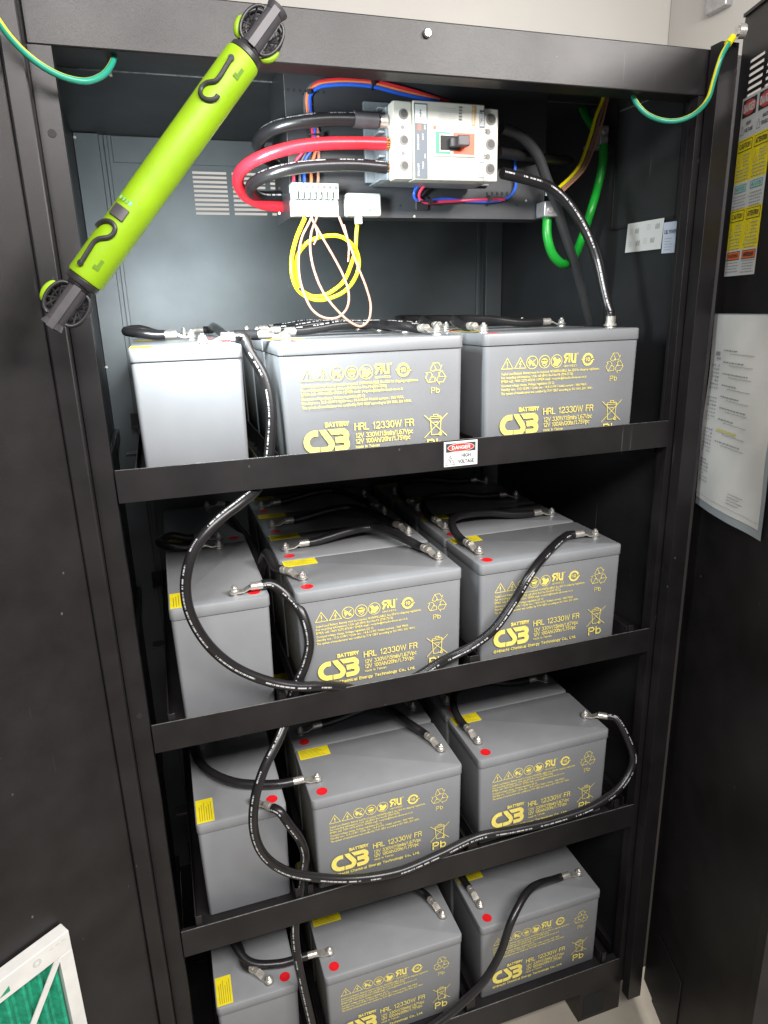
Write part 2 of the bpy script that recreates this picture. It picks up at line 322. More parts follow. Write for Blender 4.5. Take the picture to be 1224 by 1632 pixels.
def wire(name, col, rough=0.35, **k): return mat(name, col, rough, noise=0.08, scale=60, **k)
M['wred'] = wire('red_insulation', (0.62, 0.025, 0.04)); M['wblue'] = wire('blue_insulation', (0.02, 0.10, 0.55)); M['worange'] = wire('orange_insulation', (0.75, 0.20, 0.07))
M['wgrey'] = wire('grey_insulation', (0.10, 0.10, 0.11)); M['wpeach'] = wire('peach_insulation', (0.46, 0.22, 0.15)); M['wyel'] = wire('yellow_insulation', (0.78, 0.66, 0.01))
M['wgreen'] = wire('green_insulation', (0.008, 0.28, 0.025)); M['wbrown'] = wire('brown_insulation', (0.30, 0.16, 0.12)); M['wpink'] = wire('pink_insulation', (0.60, 0.04, 0.10))
M['bigred'] = wire('thick_red_insulation', (0.60, 0.018, 0.03), 0.3)

def cable_mat(name, col, printed, pcol=(0.48, 0.48, 0.48), hw=0.024, thr=0.30):
    m = mat(name, col, 0.30, noise=0.15, scale=30, bump=0.12, bscale=300); nt = m.node_tree; b = nt.nodes['Principled BSDF']
    src = b.inputs['Base Color'].links[0].from_socket
    uv = nt.nodes.new('ShaderNodeUVMap'); sp = nt.nodes.new('ShaderNodeSeparateXYZ'); nt.links.new(uv.outputs[0], sp.inputs[0])
    def mth(op, a, bb=None, c=None):
        n = nt.nodes.new('ShaderNodeMath'); n.operation = op
        for i, q in enumerate((a, bb, c)):
            if q is None: continue
            if isinstance(q, (int, float)): n.inputs[i].default_value = q
            else: nt.links.new(q, n.inputs[i])
        return n.outputs[0]
    u, v = sp.outputs[0], sp.outputs[1]
    band = mth('LESS_THAN', mth('ABSOLUTE', mth('SUBTRACT', v, printed)), hw)
    n1 = nt.nodes.new('ShaderNodeTexWhiteNoise'); n1.noise_dimensions = '1D'; nt.links.new(mth('FLOOR', mth('MULTIPLY', u, 700)), n1.inputs['W'])
    n2 = nt.nodes.new('ShaderNodeTexWhiteNoise'); n2.noise_dimensions = '1D'; nt.links.new(mth('FLOOR', mth('MULTIPLY', u, 45)), n2.inputs['W'])
    k = mth('MULTIPLY', mth('GREATER_THAN', n1.outputs[0], thr), mth('GREATER_THAN', n2.outputs[0], 0.2))
    k = mth('MULTIPLY', k, band)
    mx = nt.nodes.new('ShaderNodeMix'); mx.data_type = 'RGBA'; nt.links.new(k, mx.inputs[0]); nt.links.new(src, mx.inputs[6]); mx.inputs[7].default_value = (*pcol, 1)
    nt.links.new(mx.outputs[2], b.inputs['Base Color'])
    return m
M['cab'] = mat('black_cable_rubber', (0.016, 0.015, 0.016), 0.28, noise=0.15, scale=30, bump=0.12, bscale=300)
M['cabg'] = mat('lightened_black_cable_rubber', (0.035, 0.036, 0.038), 0.42, noise=0.15, scale=30, bump=0.12, bscale=300)  # cable black with brightness added in the colour, for a run lying in shade
M['cabp'] = cable_mat('black_cable_rubber_with_white_print', (0.013, 0.012, 0.013), 0.06)
M['cabr'] = cable_mat('red_cable_with_faint_print', (0.60, 0.018, 0.03), 0.04, (0.35, 0.02, 0.02), 0.04)
def two_tone(name, a, bcol):
    m = mat(name, a, 0.35); nt = m.node_tree; b = nt.nodes['Principled BSDF']
    uv = nt.nodes.new('ShaderNodeUVMap'); sp = nt.nodes.new('ShaderNodeSeparateXYZ'); nt.links.new(uv.outputs[0], sp.inputs[0])
    # spiral stripe: two arcs of the round jacket, drifting slowly along its length
    ad = nt.nodes.new('ShaderNodeMath'); ad.operation = 'MULTIPLY_ADD'; nt.links.new(sp.outputs[0], ad.inputs[0]); ad.inputs[1].default_value = 0.35; nt.links.new(sp.outputs[1], ad.inputs[2])
    fr = nt.nodes.new('ShaderNodeMath'); fr.operation = 'FRACT'; nt.links.new(ad.outputs[0], fr.inputs[0])
    gt = nt.nodes.new('ShaderNodeMath'); gt.operation = 'GREATER_THAN'; nt.links.new(fr.outputs[0], gt.inputs[0]); gt.inputs[1].default_value = 0.62
    mx = nt.nodes.new('ShaderNodeMix'); mx.data_type = 'RGBA'; nt.links.new(gt.outputs[0], mx.inputs[0]); mx.inputs[6].default_value = (*a, 1); mx.inputs[7].default_value = (*bcol, 1)
    nt.links.new(mx.outputs[2], b.inputs['Base Color']); return m
M['earth'] = two_tone('green_and_yellow_insulation', (0.02, 0.25, 0.17), (0.62, 0.60, 0.03))

X = Vector((1, 0, 0)); Y = Vector((0, 1, 0)); Z = Vector((0, 0, 1))

# ================================================================== setting
FLZ = -1.768
b = MB(); b.box(-5, 6, -5, 1.70, FLZ - 0.1, FLZ); tag(b.build('floor', M['floor']), kind='structure')
b = MB(); b.box(-5, 6, 1.70, 1.80, FLZ, 2.6); tag(b.build('wall', M['wall']), kind='structure')
xw = at(1066, 40, 1.70).x
b = MB(); b.box(xw, xw + 0.1, 0.35, 1.695, FLZ, 2.6); tag(b.build('wall', M['wall']), kind='structure')

# ================================================================== cabinet
XL0, XR0 = -0.276, 0.776; YF = -0.020; YB = 0.78; ZT0, ZT1 = 0.395, 0.468
SXL, SXR = -0.318, 0.800      # inner faces of side panels
HL = (-0.335, -0.045); HR = (0.855, -0.045)
cab = thing('battery_cabinet', 'tall black steel cabinet standing open with four shelves of grey batteries', 'cabinet', (0.25, 0.38, FLZ))
OFF = Vector(cab.location)
def cpart(mb, name, mats, parent=None, **k):
    o = mb.build(name, mats, None, **k)
    if parent is None:
        o.parent = cab; o.matrix_parent_inverse = Matrix.Translation(-OFF)
    else: o.parent = parent
    return o
ZB = -1.668
b = MB(); b.box(-0.306, 0.815, YF, YF + 0.045, ZT0, ZT1)
cpart(b, 'top_beam', M['steel'], bevel=0.002)
b = MB(); b.cyl(at(681, 53, YF - 0.003), (0, -1, 0), 0.0065, 0.004, 16, 0, 0.005); cpart(b, 'screw', M['bolt'])
for x0, x1 in ((-0.306, XL0), (XR0, 0.815)):
    b = MB(); b.box(x0, x1, YF, YF + 0.020, ZB, ZT0); b.box(x0 + (0.018 if x0 < 0 else 0), x1 - (0 if x0 < 0 else 0.036), YF + 0.020, YF + 0.028, ZB, ZT0)
    for hz in (0.29, -0.62, -1.3):
        b.cyl(((x0 + x1) / 2 - (0 if x0 < 0 else 0.004), YF - 0.0008, hz), (0, 1, 0), 0.0055, 0.0006, 14, 1)
    cpart(b, 'front_post', [M['steel'], M['hole']], bevel=0.0015)
# outer recessed returns of the carcass behind the door flanges
for x0, x1 in ((-0.345, -0.306), (0.815, 0.892)):
    b = MB(); b.box(x0, x1, YF + 0.012, YF + 0.04, ZB, ZT1); cpart(b, 'corner_return', M['steel'], bevel=0.0015)
b = MB(); b.box(-0.345, SXL - 0.0, YF + 0.04, YB + 0.03, ZB, ZT1); cpart(b, 'side_panel', M['inside'], bevel=0.001)
b = MB(); b.box(SXR, 0.890, YF + 0.04, YB + 0.03, ZB, ZT1)
p0 = atx(988, 180, SXR); p1 = atx(1076, 345, SXR)
b.box(SXR - 0.002, SXR, p1.y, p0.y, p1.z - 0.002, ZT0 + 0.05)
b.box(SXR - 0.0035, SXR - 0.002, p1.y, p0.y, p1.z - 0.004, p1.z + 0.002, 1)
b.box(SXR - 0.0035, SXR - 0.002, p0.y - 0.0, p0.y + 0.003, p1.z, ZT0 + 0.05, 1)
q0 = atx(990, 178, SXR); q1 = atx(1066, 148, SXR)
b.face([q0 + Vector((-.004, 0, -.0015)), q1 + Vector((-.004, 0, -.0015)), q1 + Vector((-.004, 0, .0015)), q0 + Vector((-.004, 0, .0015))], 2)
cpart(b, 'side_panel', [M['inside'], M['hole'], M['edge']])
b = MB(); b.box(-0.345, 0.890, YF + 0.045, YB + 0.03, 0.4635, ZT1)
ys = atz(180, 113, 0.463).y
b.box(-0.30, 0.79, ys - 0.001, ys + 0.001, 0.4615, 0.4634, 1)
r0 = at(172, 84, 0.03); b.box(r0.x - .002, r0.x + .002, 0.028, 0.032, r0.z - 0.03, 0.4630, 1)
cpart(b, 'roof_panel', [M['inside'], M['edge']])

# back panel with slotted vent
def sheet(mb, frame, x0, x1, z0, z1, holes, m=0):
    o, X_, Y_ = frame
    xs = sorted({x0, x1, *[h[0] for h in holes], *[h[1] for h in holes]}); zs = sorted({z0, z1, *[h[2] for h in holes], *[h[3] for h in holes]})
    for i in range(len(xs) - 1):
        for j in range(len(zs) - 1):
            cx, cz = (xs[i] + xs[i + 1]) / 2, (zs[j] + zs[j + 1]) / 2
            if any(h[0] < cx < h[1] and h[2] < cz < h[3] for h in holes): continue
            mb.face([o + X_ * xs[i] + Y_ * zs[j], o + X_ * xs[i + 1] + Y_ * zs[j], o + X_ * xs[i + 1] + Y_ * zs[j + 1], o + X_ * xs[i] + Y_ * zs[j + 1]], m)
hl = []
v0 = at(306, 273, YB); v1 = at(366, 343, YB); sw = v1.x - v0.x; pitch = (v0.z - v1.z) / 9.6
for c in range(6):
    x = v0.x + c * (sw + 0.0135)
    for k in range(10):
        zt = v0.z - k * pitch; hl.append((x, x + sw, zt - pitch * 0.56, zt))
bz = at(260, 262, YB).z
b = MB(); sheet(b, (Vector((0, YB, 0)), X, Z), -0.318, 0.80, ZB, 0.463, hl)
o = cpart(b, 'back_panel', [M['back']], smooth=False)
md = o.modifiers.new('s', 'SOLIDIFY'); md.thickness = 0.0015; md.offset = 1
b = MB(); b.box(-0.235, 0.72, YB - 0.006, YB - 0.002, bz, 0.462); cpart(b, 'cover_flap', [M['back']], bevel=0.001)
for xa, xb in ((-0.317, -0.262), (-0.252, -0.243), (0.724, 0.735), (0.748, 0.799)):
    b = MB(); b.box(xa, xb, YB - 0.022 if abs(xb - xa) > 0.02 else YB - 0.012, YB - 0.0025, ZB, 0.462)
    cpart(b, 'back_post', [M['back']], bevel=0.001)
b = MB()
for px, py in ((119, 219), (170, 585), (121, 303)):
    p = at(px, py, YB - 0.022); b.cyl(p, (0, -1, 0), 0.004, 0.002, 12, 0, 0.003)
cpart(b, 'rivet', M['bolt'])

# shelves
ZS = [0.0, -0.444, -0.8986, -1.3682]          # lid heights
BH = 0.225
LIPT = [-0.183, -0.642, -1.1062, -1.585]; LIPB = [-0.236, -0.698, -1.168, -1.640]
ords = ['top', 'second', 'third', 'bottom']
trays = []
for i in range(4):
    base = ZS[i] - BH
    b = MB()
    x0, x1 = -0.2735, 0.7735
    b.box(x0, x1, -0.0235, -0.0205, LIPB[i], LIPT[i])
    for fa, fb in ((-0.2425, -0.0445), (-0.0095, 0.3655), (0.3625 + .0035, 0.745)): b.box(fa, fb, -0.0205, 0.757, base - 0.006, base - 0.001)
    for ya, yb in ((-0.0204, 0.004), (0.345, 0.375), (0.72, 0.7569)):
        b.box(x0, -0.2426, ya, yb, base - 0.006, base - 0.001); b.box(-0.0444, -0.0096, max(ya, .30) if ya < .1 else ya, yb if ya > .1 else .304, base - 0.006, base - 0.001); b.box(0.7451, x1, ya, yb, base - 0.006, base - 0.001)
    b.box(x0, x1, 0.757, 0.76, base - 0.001, base + 0.03)
    b.box(x0 + 0.0005, x1 - 0.0005, -0.0229, -0.0209, LIPT[i], LIPT[i] + 0.0007, 1)
    if i == 3: b.box(x0 - 0.02, x1 + 0.03, -0.018, 0.02, -1.667, -1.6405)
    t = cpart(b, 'shelf_tray', [M['steel'], M['edge']], bevel=0.0008)
    trays.append(t)
    b = MB()
    for xd, sgn in ((-0.046, 1), (-0.008, -1), (0.341, 1), (0.364, -1), (0.722, 1), (-0.236 - 0.008, 1)):
        b.box(xd - 0.0012, xd + 0.0012, -0.012, 0.74, base, base + 0.036)
        b.box(min(xd, xd + sgn * 0.012), max(xd, xd + sgn * 0.012), -0.018, -0.0155, base, base + 0.040)
    o = b.build('battery_divider', M['steel'], bevel=0.0008); o.parent = t
    # side support rails
    for xs_ in ((-0.317, -0.305), (0.785, 0.799)):
        b = MB(); b.box(xs_[0], xs_[1], 0.03, 0.755, base - 0.035, base - 0.007); cpart(b, 'shelf_rail', M['steel'], bevel=0.001)
# danger sign on the first lip
fr = (at(707.5, 705, -0.0238), X, Z); sw_, sh_ = (at(761, 702, -0.0238) - fr[0]).x, 0.046
b = MB(); b.poly2(fr, [(0, -sh_), (sw_, -sh_), (sw_, 0), (0, 0)], 0)
b.poly2(fr, [(.004, -.0195), (sw_ - .004, -.0195), (sw_ - .004, -.0035), (.004, -.0035)], 1, .0003)
b.disc(fr, (sw_ / 2, -.0115), .0265, 3, 28, .0009, .0078); b.disc(fr, (sw_ / 2, -.0115), .0255, 2, 28, .0010, .0070)
sans(b, fr, 'DANGER', sw_ / 2, -.0147, .0066, .036, 0, .2, .0013, 'C')
sans(b, fr, 'HIGH', sw_ * .66, -.0300, .0066, .018, 1, .15, .0006, 'C'); sans(b, fr, 'VOLTAGE', sw_ * .66, -.0412, .0070, .032, 1, .15, .0006, 'C')
tri = [(.003, -.0425), (.021, -.0425), (.012, -.026)]
b.stroke(fr, tri, .0008, 1, True, .0006); b.stroke(fr, [(.0125, -.030), (.0105, -.035), (.0135, -.035), (.0115, -.0405)], .001, 1, False, .0006)
o = b.build('danger_label', [M['lpaper'], M['txt'], M['sred'], M['lpaper']], smooth=False); o.parent = trays[0]
o['label'] = 'white danger high voltage label with red oval on the top shelf lip'

# base rail and feet
b = MB(); b.box(-0.306, 0.815, YF + 0.05, YB, ZB, ZB + 0.02); cpart(b, 'base_frame', M['steel'], bevel=0.001)
for xa, xb in ((-0.30, -0.18), (0.665, 0.79)):
    for ya, yb in ((-0.015, 0.09), (0.68, 0.78)):
        b = MB(); b.box(xa, xb, ya, yb, FLZ, ZB - 0.001)
        b.box(xa + 0.012, xa + 0.075, ya - 0.0006, ya - 0.0001, FLZ + 0.012, ZB - 0.018, 1)
        cpart(b, 'foot', [M['steel'], M['hole']], bevel=0.002)

# equipment box hanging from roof
EY = 0.19; E0 = at(450, 103, EY); E1 = at(866, 348, EY)
EX0, EX1, EZ0 = E0.x, E1.x + 0.0, at(462, 345, EY).z
b = MB()
eh = []
for k in range(7): c = at(459 + 9.5 * k, 143 + k * 0.7, EY); eh.append((c.x - .0022, c.x + .0022, c.z - .0022, c.z + .0022))
for k in range(5): c = at(776 + 8 * k, 308.5, EY); eh.append((c.x - .0018, c.x + .0018, c.z - .003, c.z + .003))
for a_, b_ in ((776, 327), (823, 327), (638, 328), (445, 300)):
    c = at(a_, b_, EY); eh.append((c.x - .0018, c.x + .0018, c.z - .0018, c.z + .0018))
b.box(EX0, EX1, EY, EY + 0.0015, EZ0, 0.4630)
for h in eh: b.box(h[0], h[1], EY - 0.0006, EY - 0.0001, h[2], h[3], 1)
b.box(EX0, EX0 + 0.0015, EY + 0.0015, EY + 0.15, EZ0, 0.463); b.box(EX0 + .0015, EX1, EY + 0.0015, EY + 0.05, EZ0, EZ0 + 0.0015)
b.box(EX0, EX0 + 0.0012, EY - 0.0012, EY, EZ0, 0.463, 2)
cpart(b, 'equipment_bracket', [mat('bracket_grey_paint', (.034, .035, .038), .4, noise=.15, scale=12, bump=.25, bscale=900, spec=.5), M['hole'], M['edge']])
for px, py in ((838, 320), (660, 345), (445, 340)):
    b = MB(); b.cyl(at(px, py, EY - .0002), (0, -1, 0), 0.0022, 0.0015, 10); cpart(b, 'screw', M['bolt'])

# side-panel stickers
def quad_sticker(px4, x, name, mts, draw, parent=None):
    tl, tr, br, bl = [atx(p[0], p[1], x) for p in px4]
    xd = (tr - tl); yd = (tl - bl); W_, H_ = xd.length, yd.length
    fr = (bl, xd.normalized(), yd.normalized()); b = MB(); b.poly2(fr, [(0, 0), (W_, 0), (W_, H_), (0, H_)], 0); draw(b, fr, W_, H_)
    o = cpart(b, name, mts, smooth=False); return o
def d1(b, fr, W_, H_):
    for cx, cy in ((.08, .62), (.56, .70), (.08, .2), (.5, .25)):
        for k in range(3): b.poly2(fr, [(W_ * cx, H_ * (cy + .07 * k)), (W_ * (cx + .1), H_ * (cy + .07 * k)), (W_ * (cx + .1), H_ * (cy + .07 * k + .02)), (W_ * cx, H_ * (cy + .07 * k + .02))], 2, .0004)
    for cx, cy in ((.24, .62), (.80, .68), (.3, .2), (.70, .24)):
        for k in range(4): b.poly2(fr, [(W_ * (cx + .030 * k), H_ * cy), (W_ * (cx + .030 * k + .009), H_ * cy), (W_ * (cx + .030 * k + .009), H_ * (cy + .15 + .03 * (k % 2))), (W_ * (cx + .030 * k), H_ * (cy + .15 + .03 * (k % 2)))], 1, .0004)
quad_sticker(((1001, 357), (1059, 347), (1055, 395), (996, 403)), SXR - 0.0045, 'specification_label', [M['lpaper'], M['txt'], M['fgtxt'], M['gtxt']], d1)
def d2(b, fr, W_, H_):
    sans(b, fr, 'C&C POWER', W_ * .1, H_ * .62, H_ * .13, W_ * .85, 1, .13, .0004)
    for k in range(5): b.poly2(fr, [(W_ * .15, H_ * (.1 + .09 * k)), (W_ * (.6 + .06 * (k % 3)), H_ * (.1 + .09 * k)), (W_ * (.6 + .06 * (k % 3)), H_ * (.12 + .09 * k)), (W_ * .15, H_ * (.12 + .09 * k))], 2, .0004)
quad_sticker(((1058, 355), (1081, 352), (1077, 402), (1054, 404)), SXR - 0.0035, 'maker_label', [M['bluepaper'], M['txt'], M['gtxt']], d2)

# ------------------------------------------------------------------ doors
def door(h, ang, side, width, zt, zb, holes, name):
    """ang: degrees from straight-out (-Y) towards -X; local x along door, local z up, local y out of the inner face"""
    d = Vector((-math.sin(math.radians(ang)), -math.cos(math.radians(ang)), 0))
    n = Vector((d.y, -d.x, 0)) * side      # inner face normal
    return d, n
dR = Vector((-math.sin(math.radians(17.5)), -math.cos(math.radians(17.5)), 0)); nR = Vector((dR.y, -dR.x, 0)); 
if nR.x > 0: nR = -nR
hR = Vector((HR[0], HR[1], 0))
frR = (hR, dR, Z)
lou = []
b = MB()
holes = []
for c in range(5):
    for k in range(9):
        s0 = 0.006 + c * 0.058; z1_ = 0.447 - 0.0 - k * 0.0108
        if z1_ < 0.375 and k < 7: pass
        if k < 7: holes.append((s0, s0 + 0.046, z1_ - 0.0055, z1_))
sheet(b, frR, -0.03, 0.40, ZB - 0.03, 0.522, holes)
o = cpart(b, 'cabinet_door', M['steel'], smooth=False); o['label'] = 'right hand door with louvres, warning labels and taped paper'
md = o.modifiers.new('s', 'SOLIDIFY'); md.thickness = 0.002; md.offset = -1 if (dR.cross(Z)).dot(nR) > 0 else 1
doorR = o
def framed(b, fr, n, s0, s1, z0, z1, t0, t1, m=0):
    """box in door space: along s, up z, out along n from t0 to t1"""
    o_, d_, zz = fr
    i = len(b.v); P = lambda s, t, z: o_ + d_ * s + n * t + Z * z
    b.v += [tuple(P(*q)) for q in ((s0, t0, z0), (s1, t0, z0), (s1, t1, z0), (s0, t1, z0), (s0, t0, z1), (s1, t0, z1), (s1, t1, z1), (s0, t1, z1))]
    for q in ((3, 2, 1, 0), (4, 5, 6, 7), (0, 1, 5, 4), (1, 2, 6, 5), (2, 3, 7, 6), (3, 0, 4, 7)): b.f.append(tuple(i + k for k in q)); b.m.append(m)
b = MB(); framed(b, frR, nR, 0.402, 0.425, ZB - 0.03, 0.522, -0.03, 0.006); 
framed(b, frR, nR, -0.03, 0.402, 0.5225, 0.528, -0.03, 0.004)
# hinge-side return
b.box(0.7865, 0.8235, -0.052, -0.026, ZB - 0.03, 0.47); b.box(0.8236, 0.8242, -0.0522, -0.050, ZB - 0.03, 0.43, 0)
o = b.build('door_flange', [M['steel'], M['edge']], bevel=0.0015); o.parent = doorR
b = MB()
for s0, s1, z0, z1 in ((0.03, 0.16, -1.70, -1.475),):
    framed(b, frR, nR, s0, s1, z0, z1, 0.0005, 0.003)
o = b.build('stiffener_plate', M['steel'], bevel=0.001); o.parent = doorR

# warning label strip on the right door
lo = hR + nR * 0.0012; LW, LZ0, LZ1 = 0.108, 0.089, 0.388
s_off = -0.004
fr = (lo + dR * s_off + Z * LZ0, dR, Z); LH = LZ1 - LZ0
sg = 1 if (dR.cross(Z)).dot(nR) > 0 else -1
b = MB()
bands = [(0.72 + 0.045, 1.0, 0), (0.47 + 0.045, 0.765, 4), (0.385, 0.515, 0), (0.135, 0.385, 4), (0.0, 0.135, 0)]
bands = [(0.775, 1.0, 0), (0.535, 0.775, 4), (0.385, 0.535, 0), (0.150, 0.385, 4), (0.0, 0.150, 0)]
for z0, z1, m_ in bands: b.poly2(fr, [(0, LH * z0), (LW, LH * z0), (LW, LH * z1), (0, LH * z1)], m_)
def hdr(x0, x1, zt, hgt, mt, txt, mtxt, frame_m=1, oval=False):
    b.poly2(fr, [(x0, zt - hgt), (x1, zt - hgt), (x1, zt), (x0, zt)], frame_m, .0004 * sg)
    if oval: b.disc(fr, ((x0 + x1) / 2, zt - hgt / 2), (x1 - x0) * .48, mt, 20, .0006 * sg, hgt * .42)
    else: b.poly2(fr, [(x0 + .0012, zt - hgt + .0012), (x1 - .0012, zt - hgt + .0012), (x1 - .0012, zt - .0012), (x0 + .0012, zt - .0012)], mt, .0006 * sg)
    sans(b, fr, txt, (x0 + x1) / 2, zt - hgt * .74, hgt * .48, (x1 - x0) * .80, mtxt, .17, .0009 * sg, 'C')
def lines(x0, x1, zt, n, dz, m_=3):
    for k in range(n):
        c = random.uniform(.72, 1) * (x1 - x0) / 2; xm = (x0 + x1) / 2; x = xm - c
        while x < xm + c:
            l = random.uniform(.003, .007); b.poly2(fr, [(x, zt - k * dz - .0018), (min(x + l, xm + c), zt - k * dz - .0018), (min(x + l, xm + c), zt - k * dz), (x, zt - k * dz)], m_, .0004 * sg); x += l + .0015
A0, A1, B0, B1 = .004, .050, .058, .104
hdr(A0, A1, LH * .985, .028, 2, 'DANGER', 0, 1, True); hdr(B0, B1, LH * .985, .028, 2, 'DANGER', 0, 1, True)
sans(b, fr, 'HIGH', .030, LH * .845, .006, .016, 1, .16, .0006 * sg, 'C'); sans(b, fr, 'VOLTAGE', .032, LH * .808, .006, .028, 1, .16, .0006 * sg, 'C')
sans(b, fr, 'HAUTE', .086, LH * .845, .006, .02, 1, .16, .0006 * sg, 'C'); sans(b, fr, 'TENSION', .086, LH * .808, .006, .028, 1, .16, .0006 * sg, 'C')
for bx in (.010, .064): b.stroke(fr, [(bx - .005, LH * .80), (bx + .006, LH * .80), (bx, LH * .85)], .0007, 1, True, .0006 * sg)
for (zt, t1_, t2_) in ((.765, 'CAUTION', 'ATTENTION'), (.375, 'CAUTION', 'ATTENTION')):
    hdr(A0, A1, LH * zt, .018, 4, t1_, 1); hdr(B0, B1, LH * zt, .018, 4, t2_, 1)
    for bx in (.011, .066): b.stroke(fr, [(bx - .006, LH * zt - .042), (bx + .006, LH * zt - .042), (bx, LH * zt - .026)], .0007, 3, True, .0006 * sg)
    lines(.022, .048, LH * zt - .024, 4, .0055, 3); lines(.076, .102, LH * zt - .024, 4, .0055, 3)
    lines(A0, A1, LH * zt - .047, 4, .0056, 3); lines(B0, B1, LH * zt - .047, 4, .0056, 3)
hdr(A0 + .003, A1 - .004, LH * .52, .013, 6, 'NOTICE', 5, 5); hdr(B0 + .002, B1 - .004, LH * .525, .013, 6, 'AVIS', 5, 5)
lines(A0, A1, LH * .46, 5, .0052, 3); lines(B0, B1, LH * .46, 5, .0052, 3)
hdr(A0, A1, LH * .142, .015, 7, 'WARNING', 1); hdr(B0, B1, LH * .142, .015, 7, 'AVERTISSEMENT', 1)
lines(A0, A1, LH * .08, 4, .0052, 3); lines(B0, B1, LH * .085, 5, .0048, 3)
o = b.build('warning_label', [M['lpaper'], M['txt'], M['pink'], M['gtxt'], M['yel'], M['teal'], M['tealpale'], M['sorange']], smooth=False); o.parent = doorR
o['label'] = 'long strip of white, yellow and orange warning panels'

# left door
dL = Vector((-math.sin(math.radians(55)), -math.cos(math.radians(55)), 0)); nL = Vector((dL.y, -dL.x, 0))
if nL.x < 0: nL = -nL
nL = Vector((-dL.y, dL.x, 0)); 
if (CAM - Vector((HL[0], HL[1], 0))).dot(nL) < 0: nL = -nL
hLv = Vector((HL[0], HL[1], 0)); frL = (hLv, dL, Z)
b = MB(); framed(b, frL, nL, 0.0, 0.60, ZB - 0.03, 0.60, -0.003, 0.0)
doorL = cpart(b, 'cabinet_door', M['steel'], bevel=0.001); doorL['label'] = 'left hand door swung wide open'
b = MB(); b.box(-0.3345, -0.3065, -0.050, -0.026, ZB - 0.03, 0.60); framed(b, frL, nL, 0.601, 0.62, ZB - 0.03, 0.60, -0.03, 0.02)
o = b.build('door_flange', M['steel'], bevel=0.003); o.parent = doorL

